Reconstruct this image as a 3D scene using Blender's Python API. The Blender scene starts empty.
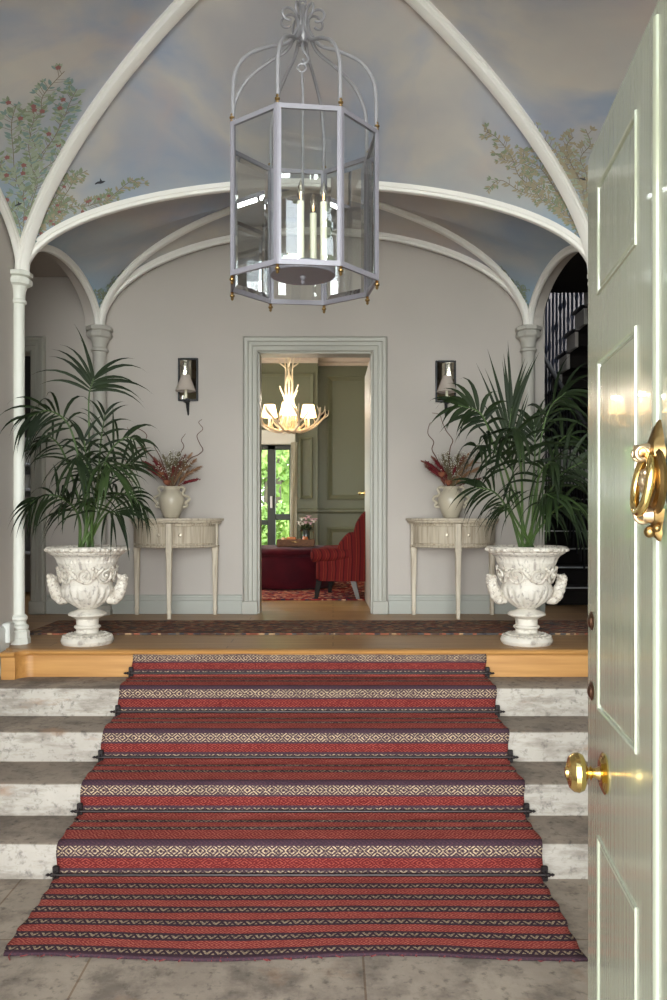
import bpy, math, random
from mathutils import Vector, Matrix
PI = math.pi
R_ = random.Random(7)
SC = bpy.context.scene
COL = SC.collection

# ------------------------------------------------------------------ camera, world, lights, exposure
F = 817.0; CX = 333.0; HY = 516.0; EYE = 1.54
cam_d = bpy.data.cameras.new('camera'); cam = bpy.data.objects.new('camera', cam_d); COL.objects.link(cam)
cam.location = (0, 0, EYE); cam.rotation_euler = (PI/2, 0, 0)
cam_d.sensor_fit = 'VERTICAL'; cam_d.sensor_height = 36; cam_d.lens = F/1000*36
cam_d.shift_x = 0.0005; cam_d.shift_y = 0.016; cam_d.clip_start = 0.02
SC.camera = cam
SC.view_settings.view_transform = 'Standard'; SC.view_settings.look = 'None'
SC.view_settings.gamma = 1; SC.view_settings.use_curve_mapping = False
SC.view_settings.exposure = 0.80
SC.cycles.use_denoising = True
SC.cycles.max_bounces = 9; SC.cycles.diffuse_bounces = 6; SC.cycles.transparent_max_bounces = 24
SC.cycles.sample_clamp_indirect = 6
SC.cycles.caustics_reflective = False; SC.cycles.caustics_refractive = False

W = bpy.data.worlds.new('sky'); SC.world = W; W.use_nodes = True
wn = W.node_tree.nodes; wl = W.node_tree.links
bg = wn['Background']; bg.inputs['Strength'].default_value = 5.0
wt = wn.new('ShaderNodeTexCoord'); ws = wn.new('ShaderNodeSeparateXYZ'); wr = wn.new('ShaderNodeValToRGB')
wl.new(wt.outputs['Generated'], ws.inputs[0]); 
wm = wn.new('ShaderNodeMath'); wm.operation = 'MULTIPLY_ADD'; wm.inputs[1].default_value = .5; wm.inputs[2].default_value = .5
wl.new(ws.outputs['Z'], wm.inputs[0]); wl.new(wm.outputs[0], wr.inputs[0]); wl.new(wr.outputs[0], bg.inputs[0])
e = wr.color_ramp.elements
e[0].position = .47; e[0].color = (.42, .43, .34, 1); e[1].position = .55; e[1].color = (.86, .90, .92, 1)
x = wr.color_ramp.elements.new(.9); x.color = (.62, .76, .95, 1)

def area_light(name, loc, rot, sx, sy, power, color=(1, 1, 1), portal=False):
    d = bpy.data.lights.new(name, 'AREA'); d.shape = 'RECTANGLE'; d.size = sx; d.size_y = sy; d.energy = power; d.color = color
    if portal: d.cycles.is_portal = True
    o = bpy.data.objects.new(name, d); o.location = loc; o.rotation_euler = rot; COL.objects.link(o); return o
# window and doorway portals (sample the sky through the openings; give no light themselves)
FY = .55                                     # front wall plane
area_light('portal_doorway', (-.12, FY-.05, 1.9), (PI/2, 0, 0), 1.1, 3.8, 1, portal=True)
area_light('portal_window', (-1.35, FY-.05, 2.2), (PI/2, 0, 0), 1.1, 3.2, 1, portal=True)
area_light('portal_window', (1.08, FY-.05, 2.2), (PI/2, 0, 0), 1.1, 3.2, 1, portal=True)
area_light('portal_window', (-1.2, 10.95, 1.85), (-PI/2, 0, 0), 1.5, 1.7, 1, portal=True)
# soft daylight entering by the front door and windows of the hall
area_light('daylight_front', (-.15, -6.5, 2.7), (PI/2, 0, 0), 12, 5.8, 1800, (1, 1, 1))
# area light along the drawing room's solid left wall, then two fill lights
area_light('drawing_room_side_light', (-2.2, 9.0, 2.2), (PI/2, 0, -PI/2), 2.5, 1.8, 32, (1, .97, .92))
area_light('stair_fill', (2.6, 8.4, 5.4), (0, 0, 0), 1.2, 1.2, 80, (.85, .92, 1))  # fill light added high in the stairwell; no skylight is built
area_light('left_room_fill', (-2.9, 7.6, 3.6), (0, 0, 0), .8, .8, 10, (.9, .95, 1))  # fill light added under the left room's ceiling; no window there

# ------------------------------------------------------------------ helpers
def lin(c):
    return tuple((v/255/12.92 if v/255 <= .04045 else ((v/255+.055)/1.055)**2.4) for v in c)
MATS = {}
def mat(name, col, rough=.6, metal=0, spec=.5, col2=None, scale=8, detail=6, bump=0, bscale=None, stretch=(1, 1, 1),
        emit=None, estr=0, coat=0, lo=.35, hi=.65, col3=None, lo3=.6, hi3=.7, scale3=3, coord='Object', sss=0, ao=None):
    """principled material; colours in 0-255 sRGB"""
    if name in MATS: return MATS[name]
    m = bpy.data.materials.new(name); m.use_nodes = True; n = m.node_tree.nodes; l = m.node_tree.links
    b = n['Principled BSDF']; b.inputs['Base Color'].default_value = (*lin(col), 1)
    b.inputs['Roughness'].default_value = rough; b.inputs['Metallic'].default_value = metal
    b.inputs['Specular IOR Level'].default_value = spec; b.inputs['Coat Weight'].default_value = coat
    if emit: b.inputs['Emission Color'].default_value = (*lin(emit), 1); b.inputs['Emission Strength'].default_value = estr
    tc = n.new('ShaderNodeTexCoord'); mp = n.new('ShaderNodeMapping'); mp.inputs['Scale'].default_value = stretch
    l.new(tc.outputs[coord], mp.inputs[0])
    def noise(s, d=detail):
        t = n.new('ShaderNodeTexNoise'); t.inputs['Scale'].default_value = s; t.inputs['Detail'].default_value = d
        l.new(mp.outputs[0], t.inputs['Vector']); return t
    def ramp(t, a, c):
        r = n.new('ShaderNodeMapRange'); r.inputs[1].default_value = a; r.inputs[2].default_value = c; l.new(t.outputs[0], r.inputs[0]); return r
    out = None
    if col2 is not None:
        mx = n.new('ShaderNodeMix'); mx.data_type = 'RGBA'
        mx.inputs[6].default_value = (*lin(col), 1); mx.inputs[7].default_value = (*lin(col2), 1)
        l.new(ramp(noise(scale), lo, hi).outputs[0], mx.inputs[0]); out = mx.outputs[2]
    if col3 is not None:
        mx = n.new('ShaderNodeMix'); mx.data_type = 'RGBA'
        if out: l.new(out, mx.inputs[6])
        else: mx.inputs[6].default_value = (*lin(col), 1)
        mx.inputs[7].default_value = (*lin(col3), 1)
        l.new(ramp(noise(scale3), lo3, hi3).outputs[0], mx.inputs[0]); out = mx.outputs[2]
    if out: l.new(out, b.inputs['Base Color'])
    if bump:
        bp = n.new('ShaderNodeBump'); bp.inputs['Strength'].default_value = bump; bp.inputs['Distance'].default_value = .01
        l.new(noise(bscale or scale*3).outputs[0], bp.inputs['Height']); l.new(bp.outputs[0], b.inputs['Normal'])
    MATS[name] = m; return m

class MB:
    def __init__(s): s.v = []; s.f = []; s.m = []; s.uv = None
    def add(s, vs, fs, mi=0):
        k = len(s.v); s.v += [tuple(v) for v in vs]; s.f += [tuple(i+k for i in f) for f in fs]; s.m += [mi]*len(fs); return s
    def box(s, x0, x1, y0, y1, z0, z1, mi=0, M=None):
        vs = [(x, y, z) for z in (z0, z1) for y in (y0, y1) for x in (x0, x1)]
        if M is not None: vs = [M @ Vector(v) for v in vs]
        return s.add(vs, [(0, 2, 3, 1), (4, 5, 7, 6), (0, 1, 5, 4), (2, 6, 7, 3), (0, 4, 6, 2), (1, 3, 7, 5)], mi)
    def bbox(s, x0, x1, y0, y1, z0, z1, b=.004, mi=0):
        """box with chamfered edges (loft of inset sections along z)"""
        def ring(i, z):
            x_0, x_1, y_0, y_1 = x0+i, x1-i, y0+i, y1-i
            return [(x_0+b, y_0, z), (x_1-b, y_0, z), (x_1, y_0+b, z), (x_1, y_1-b, z), (x_1-b, y_1, z), (x_0+b, y_1, z), (x_0, y_1-b, z), (x_0, y_0+b, z)]
        return s.loft([ring(b, z0), ring(0, z0+b), ring(0, z1-b), ring(b, z1)], mi)
    def loft(s, rings, mi=0, cap=True, closed=True):
        n = len(rings[0]); vs = [p for r in rings for p in r]; fs = []
        for i in range(len(rings)-1):
            for j in range(n if closed else n-1):
                a, b = i*n+j, i*n+(j+1) % n
                fs.append((a, b, b+n, a+n))
        if cap and closed: fs.append(tuple(range(n-1, -1, -1))); fs.append(tuple(range((len(rings)-1)*n, len(rings)*n)))
        return s.add(vs, fs, mi)
    def lathe(s, prof, seg=32, c=(0, 0, 0), rf=None, mi=0, cap=True, M=None):
        rings = []
        for i, (r, z) in enumerate(prof):
            ring = []
            for j in range(seg):
                a = 2*PI*j/seg; rr = r*(rf(a, z, i) if rf else 1)
                p = Vector((rr*math.cos(a), rr*math.sin(a), z))
                if M is not None: p = M @ p
                ring.append((c[0]+p[0], c[1]+p[1], c[2]+p[2]))
            rings.append(ring)
        return s.loft(rings, mi, cap)
    def tube(s, pts, rad, seg=8, mi=0, cap=True, flat=1.0):
        pts = [Vector(p) for p in pts]; n = len(pts)
        if not isinstance(rad, (list, tuple)): rad = [rad]*n
        rings = []; up = None
        for i, p in enumerate(pts):
            t = (pts[min(i+1, n-1)]-pts[max(i-1, 0)])
            if t.length < 1e-9: t = Vector((0, 0, 1))
            t.normalize()
            if up is None:
                up = Vector((0, 0, 1)) if abs(t.z) < .9 else Vector((1, 0, 0))
            a = (up - t*up.dot(t))
            if a.length < 1e-6: a = t.orthogonal()
            a.normalize(); b = t.cross(a); up = a
            rings.append([tuple(p+rad[i]*(math.cos(2*PI*j/seg)*a*flat+math.sin(2*PI*j/seg)*b)) for j in range(seg)])
        return s.loft(rings, mi, cap)
    def torus(s, c, R, r, M=None, seg=32, rs=10, mi=0, a0=0, a1=2*PI, ell=1.0):
        full = abs(a1-a0-2*PI) < 1e-6; k = seg if full else seg+1; rings = []
        for i in range(k):
            a = a0+(a1-a0)*i/seg; ring = []
            for j in range(rs):
                b = 2*PI*j/rs; p = Vector(((R+r*math.cos(b))*math.cos(a), r*math.sin(b), (R+r*math.cos(b))*math.sin(a)*ell))
                if M is not None: p = M @ p
                ring.append((c[0]+p[0], c[1]+p[1], c[2]+p[2]))
            rings.append(ring)
        if full: rings.append(rings[0])
        return s.loft(rings, mi, not full)
    def sphere(s, c, r, seg=12, rn=8, sc=(1, 1, 1), mi=0):
        prof = [(max(1e-4, math.sin(PI*i/rn))*r, -math.cos(PI*i/rn)*r) for i in range(rn+1)]
        rings = [[(c[0]+q*math.cos(2*PI*j/seg)*sc[0], c[1]+q*math.sin(2*PI*j/seg)*sc[1], c[2]+z*sc[2]) for j in range(seg)] for q, z in prof]
        return s.loft(rings, mi, True)
    def build(s, name, mats, parent=None, smooth=True, ang=40, kind=None, label=None):
        me = bpy.data.meshes.new(name); me.from_pydata(s.v, [], s.f)
        for m in (mats if isinstance(mats, (list, tuple)) else [mats]): me.materials.append(m)
        me.polygons.foreach_set('material_index', s.m)
        if s.uv:
            ul = me.uv_layers.new(name='UVMap'); ul.data.foreach_set('uv', [c for p in s.uv for c in p])
        me.update()
        o = bpy.data.objects.new(name, me); COL.objects.link(o)
        import bmesh
        b = bmesh.new(); b.from_mesh(me)
        if not s.uv: bmesh.ops.recalc_face_normals(b, faces=b.faces)
        b.to_mesh(me); b.free()
        if smooth:
            me.polygons.foreach_set('use_smooth', [True]*len(me.polygons))
            me.set_sharp_from_angle(angle=math.radians(ang))
        if parent is not None: o.parent = parent
        if kind: o['kind'] = kind
        if label: o['label'] = label
        return o

def thing(name, label, cat, loc=(0, 0, 0), rz=0, group=None):
    o = bpy.data.objects.new(name, None); COL.objects.link(o); o.empty_display_size = .1
    o.location = loc; o.rotation_euler = (0, 0, rz); o['label'] = label; o['category'] = cat
    if group: o['group'] = group
    return o
def tag(o, label, cat, group=None, kind=None):
    o['label'] = label; o['category'] = cat
    if group: o['group'] = group
    if kind: o['kind'] = kind
    return o
def copy_tree(o, parent=None, skip=()):
    c = o.copy(); COL.objects.link(c); c.parent = parent
    for ch in list(o.children):
        copy_tree(ch, c)
    return c
def at(px, py, Y):
    return Vector(((px-CX)*Y/F, Y, EYE+(HY-py)*Y/F))
def catmull(pts, n=8):
    pts = [Vector(p) for p in pts]; P = [pts[0]*2-pts[1]]+pts+[pts[-1]*2-pts[-2]]; out = []
    for i in range(1, len(P)-2):
        for k in range(n):
            t = k/n; a, b, c, d = P[i-1], P[i], P[i+1], P[i+2]
            out.append(.5*((2*b)+(c-a)*t+(2*a-5*b+4*c-d)*t*t+(3*b-a-3*c+d)*t**3))
    out.append(P[-2]); return out

# ------------------------------------------------------------------ constants of the place
AX = -.15                     # axis of the hall
LZ = .76                      # landing height
TY = [4.76, 4.455, 4.133, 3.791, 3.466]         # riser planes, top to bottom
TZ = [.76, .602, .449, .298, .150, 0.0]         # tread heights
SPR = EYE+1.49                # spring of the vault
BACK = 6.53

# ------------------------------------------------------------------ materials of the shell
M_wall = mat('wall_paint', (183, 175, 168), .75, col2=(178, 171, 164), scale=1.2, bump=.05, bscale=60)
M_trim = mat('trim_paint', (164, 162, 152), .45)
M_rib = mat('rib_paint', (236, 233, 227), .5, bump=.12, bscale=25)
M_stonecol = mat('column_paint', (176, 172, 164), .6, bump=.1, bscale=30)
M_colw = mat('column_white_paint', (214, 214, 205), .5)
M_wood = None
def wood_mat(name, c1, c2, plank=None, along='X', rough=.3, coord='Object', seam=.0):
    m = bpy.data.materials.new(name); m.use_nodes = True; n = m.node_tree.nodes; l = m.node_tree.links; b = n['Principled BSDF']
    tc = n.new('ShaderNodeTexCoord'); mp = n.new('ShaderNodeMapping'); l.new(tc.outputs[coord], mp.inputs[0])
    mp.inputs['Scale'].default_value = (1.2, 22, 22) if along == 'X' else (22, 1.2, 22)
    t = n.new('ShaderNodeTexNoise'); t.inputs['Scale'].default_value = 1.6; t.inputs['Detail'].default_value = 8; l.new(mp.outputs[0], t.inputs['Vector'])
    mr = n.new('ShaderNodeMapRange'); mr.inputs[1].default_value = .3; mr.inputs[2].default_value = .7; l.new(t.outputs[0], mr.inputs[0])
    mx = n.new('ShaderNodeMix'); mx.data_type = 'RGBA'; mx.inputs[6].default_value = (*lin(c1), 1); mx.inputs[7].default_value = (*lin(c2), 1)
    l.new(mr.outputs[0], mx.inputs[0]); out = mx.outputs[2]
    if plank:
        m2 = n.new('ShaderNodeMapping'); l.new(tc.outputs[coord], m2.inputs[0])
        if along == 'Y': m2.inputs['Rotation'].default_value = (0, 0, PI/2)
        br = n.new('ShaderNodeTexBrick'); br.inputs['Scale'].default_value = 1; br.inputs['Brick Width'].default_value = 1.7; br.inputs['Row Height'].default_value = plank
        br.inputs['Mortar Size'].default_value = .0025; br.offset = .37
        br.inputs['Color1'].default_value = (1, 1, 1, 1); br.inputs['Color2'].default_value = (.82, .8, .78, 1); br.inputs['Mortar'].default_value = (.25, .2, .16, 1)
        l.new(m2.outputs[0], br.inputs['Vector'])
        mm = n.new('ShaderNodeMix'); mm.data_type = 'RGBA'; mm.blend_type = 'MULTIPLY'; mm.inputs[0].default_value = 1
        l.new(out, mm.inputs[6]); l.new(br.outputs[0], mm.inputs[7]); out = mm.outputs[2]
    l.new(out, b.inputs['Base Color']); b.inputs['Roughness'].default_value = rough
    MATS[name] = m; return m
M_oak = wood_mat('oak_boards', (180, 140, 92), (152, 112, 70), .14, 'X', .38)
M_oakf = wood_mat('oak_fascia', (196, 146, 84), (170, 120, 64), None, 'X', .42)
M_oak2 = wood_mat('oak_boards_room', (205, 165, 112), (184, 142, 92), .1, 'X', .3)
M_green = mat('sage_panel_paint', (112, 114, 88), .5)
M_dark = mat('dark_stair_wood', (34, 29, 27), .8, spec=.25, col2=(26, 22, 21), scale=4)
M_black = mat('black_iron', (28, 28, 32), .4, metal=.3)
M_glass = None
def glass_mat(name, tint=(.93, .96, .95), base=.05, rough=.0, edge=.9):
    m = bpy.data.materials.new(name); m.use_nodes = True; n = m.node_tree.nodes; l = m.node_tree.links
    n.remove(n['Principled BSDF']); out = n['Material Output']
    tr = n.new('ShaderNodeBsdfTransparent'); tr.inputs[0].default_value = (*tint, 1)
    gl = n.new('ShaderNodeBsdfGlossy'); gl.inputs['Roughness'].default_value = rough
    fr = n.new('ShaderNodeFresnel'); fr.inputs[0].default_value = 1.5
    mr = n.new('ShaderNodeMapRange'); mr.inputs[3].default_value = base; mr.inputs[4].default_value = edge; l.new(fr.outputs[0], mr.inputs[0])
    mx = n.new('ShaderNodeMixShader'); l.new(mr.outputs[0], mx.inputs[0]); l.new(tr.outputs[0], mx.inputs[1]); l.new(gl.outputs[0], mx.inputs[2])
    l.new(mx.outputs[0], out.inputs[0]); return m
M_pane = glass_mat('window_glass', (.96, .98, .97), .0)
M_lant = glass_mat('lantern_glass', (.93, .955, .95), .085)

def sky_paint():
    """painted-sky plaster: grey with soft blue and rose clouds, bluer low down near the springings"""
    m = bpy.data.materials.new('painted_sky_plaster'); m.use_nodes = True; n = m.node_tree.nodes; l = m.node_tree.links; b = n['Principled BSDF']
    b.inputs['Roughness'].default_value = .7
    tc = n.new('ShaderNodeTexCoord')
    def noise(s, d, off=0):
        mp = n.new('ShaderNodeMapping'); mp.inputs['Location'].default_value = (off, off*.7, off*1.3); l.new(tc.outputs['Object'], mp.inputs[0])
        t = n.new('ShaderNodeTexNoise'); t.inputs['Scale'].default_value = s; t.inputs['Detail'].default_value = d; t.inputs['Distortion'].default_value = .6
        l.new(mp.outputs[0], t.inputs['Vector']); return t.outputs[0]
    def rng(src, a, c, o0=0, o1=1):
        r = n.new('ShaderNodeMapRange'); r.inputs[1].default_value = a; r.inputs[2].default_value = c; r.inputs[3].default_value = o0; r.inputs[4].default_value = o1
        l.new(src, r.inputs[0]); return r.outputs[0]
    def mix(fac, A, B):
        mx = n.new('ShaderNodeMix'); mx.data_type = 'RGBA'; l.new(fac, mx.inputs[0])
        if isinstance(A, tuple): mx.inputs[6].default_value = (*lin(A), 1)
        else: l.new(A, mx.inputs[6])
        mx.inputs[7].default_value = (*lin(B), 1); return mx.outputs[2]
    c = mix(rng(noise(1.1, 4), .38, .68), (204, 198, 189), (176, 174, 177))
    c = mix(rng(noise(1.5, 4, 5), .44, .68, 0, .85), c, (150, 164, 190))
    c = mix(rng(noise(1.3, 4, 11), .52, .72, 0, .6), c, (200, 180, 170))
    sp = n.new('ShaderNodeSeparateXYZ'); l.new(tc.outputs['Object'], sp.inputs[0])
    ad = n.new('ShaderNodeMath'); ad.operation = 'MULTIPLY_ADD'; ad.inputs[1].default_value = .5; l.new(noise(1.8, 3, 3), ad.inputs[0]); l.new(sp.outputs['Z'], ad.inputs[2])
    c = mix(rng(ad.outputs[0], SPR+.12+.25, SPR+.64+.25, .9, 0), c, (136, 166, 190))
    l.new(c, b.inputs['Base Color'])
    bp = n.new('ShaderNodeBump'); bp.inputs['Strength'].default_value = .08; l.new(noise(30, 4), bp.inputs['Height']); l.new(bp.outputs[0], b.inputs['Normal'])
    return m
M_sky = sky_paint()

def stone_mat(name, c1, c2, c3, tile=None):
    m = bpy.data.materials.new(name); m.use_nodes = True; n = m.node_tree.nodes; l = m.node_tree.links; b = n['Principled BSDF']
    b.inputs['Roughness'].default_value = .8
    tc = n.new('ShaderNodeTexCoord')
    def noise(s, d, st=(1, 1, 1)):
        mp = n.new('ShaderNodeMapping'); mp.inputs['Scale'].default_value = st; l.new(tc.outputs['Object'], mp.inputs[0])
        t = n.new('ShaderNodeTexNoise'); t.inputs['Scale'].default_value = s; t.inputs['Detail'].default_value = d; t.inputs['Roughness'].default_value = .65
        l.new(mp.outputs[0], t.inputs['Vector']); return t.outputs[0]
    def rng(src, a, c, o1=1):
        r = n.new('ShaderNodeMapRange'); r.inputs[1].default_value = a; r.inputs[2].default_value = c; r.inputs[4].default_value = o1; l.new(src, r.inputs[0]); return r.outputs[0]
    def mix(fac, A, B):
        mx = n.new('ShaderNodeMix'); mx.data_type = 'RGBA'; l.new(fac, mx.inputs[0])
        if isinstance(A, tuple): mx.inputs[6].default_value = (*lin(A), 1)
        else: l.new(A, mx.inputs[6])
        mx.inputs[7].default_value = (*lin(B), 1); return mx.outputs[2]
    c = mix(rng(noise(3, 8), .3, .7), c1, c2)
    c = mix(rng(noise(5, 9, (1, 1, 3.5)), .48, .64, .9), c, c3)
    c = mix(rng(noise(26, 6), .54, .68, .7), c, tuple(v*.6 for v in c2))
    c = mix(rng(noise(3.4, 7, (1, 1, 3)), .58, .70, .65), c, (150, 118, 92))
    if tile:
        br = n.new('ShaderNodeTexBrick'); br.inputs['Scale'].default_value = 1; br.inputs['Brick Width'].default_value = tile[0]; br.inputs['Row Height'].default_value = tile[1]
        br.inputs['Mortar Size'].default_value = .004; br.inputs['Color1'].default_value = (1, 1, 1, 1); br.inputs['Color2'].default_value = (.88, .87, .86, 1); br.inputs['Mortar'].default_value = (.6, .5, .42, 1)
        mp = n.new('ShaderNodeMapping'); mp.inputs['Location'].default_value = (.37, .13, 0); l.new(tc.outputs['Object'], mp.inputs[0]); l.new(mp.outputs[0], br.inputs['Vector'])
        mm = n.new('ShaderNodeMix'); mm.data_type = 'RGBA'; mm.blend_type = 'MULTIPLY'; mm.inputs[0].default_value = 1
        l.new(c, mm.inputs[6]); l.new(br.outputs[0], mm.inputs[7]); c = mm.outputs[2]
    l.new(c, b.inputs['Base Color'])
    bp = n.new('ShaderNodeBump'); bp.inputs['Strength'].default_value = .35; bp.inputs['Distance'].default_value = .008
    l.new(noise(18, 8), bp.inputs['Height']); l.new(bp.outputs[0], b.inputs['Normal'])
    return m
M_step = stone_mat('worn_limestone', (186, 179, 168), (166, 158, 148), (140, 131, 120))
M_tread = stone_mat('worn_limestone_tread', (146, 132, 117), (120, 108, 96), (98, 88, 79))
M_flag = stone_mat('flagstone', (176, 162, 145), (148, 135, 121), (118, 107, 96), (.95, .62))

def structure(name, mb, m, smooth=False, ang=40, parent=None):
    return mb.build(name, m, parent, smooth, ang, kind='structure')

# ------------------------------------------------------------------ floors
structure('floor', MB().box(-1.97, 1.68, FY-.1, TY[4]+.02, -.1, 0), M_flag)
# upper landing floor
f = MB(); f.box(-3.6, 3.5, TY[0]+.05, 6.72, LZ-.12, LZ)
structure('floor_landing', f, M_oak)
structure('floor_drawing_room', MB().box(-2.3, 1.66, 6.72, 11.1, LZ-.12, LZ-.002), M_oak2)
structure('floor_stair_hall', MB().box(1.70, 3.5, 6.72, 9.7, LZ-.12, LZ-.001), M_oak)
structure('floor_left_room', MB().box(-3.6, -2.36, 6.72, 9.1, LZ-.12, LZ-.001), M_oak)
# oak nosing and fascia of the landing, turning round at the left end
nb = MB()
xl = -1.80
def fascia_ring(off, z):
    pts = [(1.66, TY[0]-off, z)]
    pts.append((xl+.02, TY[0]-off, z))
    return pts
zs = [(0, TZ[1]+.001), (0, LZ-.032), (.012, LZ-.026), (.018, LZ-.014), (.012, LZ-.003), (0, LZ)]
rings = []
for off, z in zs:
    ring = [(1.655, TY[0]-off, z), (-1.745, TY[0]-off, z)]
    for k in range(9):       # quarter-round bullnose end that swells forward at the left wall
        a = PI/2*k/8
        ring.append((-1.745-(.075)*math.sin(a)*1.0, TY[0]-off-.085*(1-math.cos(a)), z))
    ring += [(-1.90, TY[0]-off-.085, z), (-1.90, TY[0]+.06, z), (1.655, TY[0]+.06, z)]
    rings.append(ring)
nb.loft(rings)
structure('trim_landing_edge', nb, M_oakf, True, 50)

# ------------------------------------------------------------------ walls
def wall_with_openings(mb, x0, x1, z0, z1, y0, y1, ops):
    """wall in the XZ plane from y0 to y1 thick with rectangular openings (ox0, ox1, oz0, oz1)"""
    xs = sorted({x0, x1, *[v for o in ops for v in o[:2]]}); zs_ = sorted({z0, z1, *[v for o in ops for v in o[2:]]})
    for i in range(len(xs)-1):
        for j in range(len(zs_)-1):
            cx, cz = (xs[i]+xs[i+1])/2, (zs_[j]+zs_[j+1])/2
            if any(o[0] < cx < o[1] and o[2] < cz < o[3] for o in ops): continue
            mb.box(xs[i], xs[i+1], y0, y1, zs_[j], zs_[j+1])
    return mb
DX0, DX1, DZ = -.598, .314, EYE+1.311            # drawing-room doorway
LD0, LD1 = -3.30, -2.414                          # left doorway
w = wall_with_openings(MB(), -3.6, 1.69, LZ-.1, 4.3, BACK, 6.70, [(DX0, DX1, LZ-.1, DZ), (LD0, LD1, LZ-.1, DZ)])
structure('wall_back', w, M_wall)
structure('wall_left', MB().box(-2.05, -1.945, FY-.1, 4.99, -.1, 4.3), M_wall)
structure('wall_right', MB().box(1.66, 1.76, FY-.1, 4.90, -.1, 4.3), M_wall)
structure('wall_left_aisle', MB().box(-3.7, -3.6, 4.8, 9.2, LZ-.1, 4.3), M_wall)
structure('wall_left_aisle_front', MB().box(-3.6, -2.05, 4.80, 4.90, LZ-.1, 4.3), M_wall)
structure('wall_right_aisle_front', MB().box(1.76, 3.5, 4.80, 4.90, LZ-.1, 4.3), M_wall)
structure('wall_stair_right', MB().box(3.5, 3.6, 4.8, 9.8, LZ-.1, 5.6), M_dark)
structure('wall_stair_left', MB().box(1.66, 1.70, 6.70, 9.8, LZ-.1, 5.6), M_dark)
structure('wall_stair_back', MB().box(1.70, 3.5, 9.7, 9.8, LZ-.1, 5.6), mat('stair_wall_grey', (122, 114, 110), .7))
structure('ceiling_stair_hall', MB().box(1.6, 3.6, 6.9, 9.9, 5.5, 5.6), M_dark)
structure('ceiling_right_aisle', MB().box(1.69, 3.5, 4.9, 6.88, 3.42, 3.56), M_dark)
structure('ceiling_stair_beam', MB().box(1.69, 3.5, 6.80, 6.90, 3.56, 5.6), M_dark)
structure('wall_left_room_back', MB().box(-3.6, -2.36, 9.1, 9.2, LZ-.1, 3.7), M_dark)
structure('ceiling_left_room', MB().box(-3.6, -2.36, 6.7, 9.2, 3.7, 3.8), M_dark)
structure('ceiling_left_aisle', MB().box(-3.6, -1.96, 4.9, 6.53, 3.45, 3.55), M_wall)
structure('ceiling_light_lid', MB().box(-3.7, 3.6, .3, 6.75, 4.3, 4.4), M_wall)  # unseen lid added over the vault to keep sky light out
# front wall with the entrance doorway and two tall windows (behind the camera)
FOP = [(-.92, .42, 0, 2.30), (-.92, .42, 2.42, 3.8), (-1.88, -1.04, .65, 3.8), (.55, 1.60, .65, 3.8)]
structure('wall_front', wall_with_openings(MB(), -2.05, 1.76, -.1, 4.3, FY-.12, FY, FOP), M_wall)
structure('wall_front_outside', wall_with_openings(MB(), -6, 6, -.1, 5.0, FY-.16, FY-.121, FOP), mat('facade_stone', (104, 98, 88), .9, col2=(84, 78, 70), scale=5, bump=.4))
# low ceiling of the entrance lobby in front of the vault
structure('ceiling_lobby', MB().box(-1.95, 1.66, FY, 1.75, 4.1, 4.15), M_wall)
for k, (a, b, c, d) in enumerate(FOP[1:], 1):
    mb = MB(); nx, nz = (3, 1) if k == 1 else (3, 6)
    t = .035
    for i in range(nx+1): xx = a+(b-a)*i/nx; mb.box(max(a, xx-t/2), min(b, xx+t/2), FY-.09, FY-.05, c, d)
    for j in range(nz+1): zz = c+(d-c)*j/nz; mb.box(a, b, FY-.088, FY-.052, max(c, zz-t/2), min(d, zz+t/2))
    wo = structure('window_%d' % k, mb, M_rib)
    MB().box(a, b, FY-.072, FY-.068, c, d).build('pane', M_pane, wo)

# drawing room shell
structure('wall_drawing_room_left', MB().box(-2.36, -2.30, 6.70, 11.1, LZ-.1, 3.8), M_green)
structure('wall_drawing_room_right', MB().box(1.60, 1.66, 6.70, 11.1, LZ-.1, 3.8), M_green)
structure('ceiling_drawing_room', MB().box(-2.36, 1.66, 6.70, 11.2, 3.72, 3.82), mat('white_ceiling', (225, 220, 210), .8))
WX0, WX1, WZ0, WZ1 = -1.95, -.49, EYE-.50, EYE+.94
w = wall_with_openings(MB(), -2.3, -.20, LZ-.1, 3.8, 10.8, 11.0, [(WX0, WX1, WZ0, WZ1)])
w.box(-.20, 1.6, 11.0, 11.1, LZ-.1, 3.8)
structure('wall_drawing_room_back', w, M_green)
def panel_moulding(mb, x0, x1, z0, z1, y, wd=.045, dp=.02):
    """raised picture-frame moulding on a wall facing -Y"""
    prof = [(0, 0), (0, dp*.7), (wd*.3, dp), (wd*.7, dp*.5), (wd, dp*.2), (wd, 0)]
    rings = []
    for (u, d) in prof: rings.append([(x0+u, y-d, z0+u), (x1-u, y-d, z0+u), (x1-u, y-d, z1-u), (x0+u, y-d, z1-u)])
    n = 4; vs = [p for r in rings for p in r]; fs = []
    for i in range(len(rings)-1):
        for j in range(4): a, b = i*4+j, i*4+(j+1) % 4; fs.append((a, b, b+4, a+4))
    mb.add(vs, fs)
pm = MB()
def zz(py, Y): return EYE+(HY-py)*Y/F
def xx_(px, Y): return (px-CX)*Y/F
for (a, b, c, d) in [(327, 372, 376, 500), (327, 372, 527, 574)]:
    panel_moulding(pm, xx_(a, 11), xx_(b, 11)+.25, zz(d, 11), zz(c, 11), 11.0, .07, .03)
panel_moulding(pm, xx_(299.5, 10.8), xx_(313, 10.8), zz(499, 10.8), zz(437, 10.8), 10.8, .045, .03)
panel_moulding(pm, -1.95, xx_(314, 10.8), zz(428, 10.8), zz(373, 10.8), 10.8, .05, .03)
panel_moulding(pm, xx_(299.5, 10.8), xx_(314, 10.8), zz(575, 10.8), zz(522, 10.8), 10.8, .045, .03)
structure('trim_wall_panels', pm, M_green, True, 30)
dr = MB()
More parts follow.
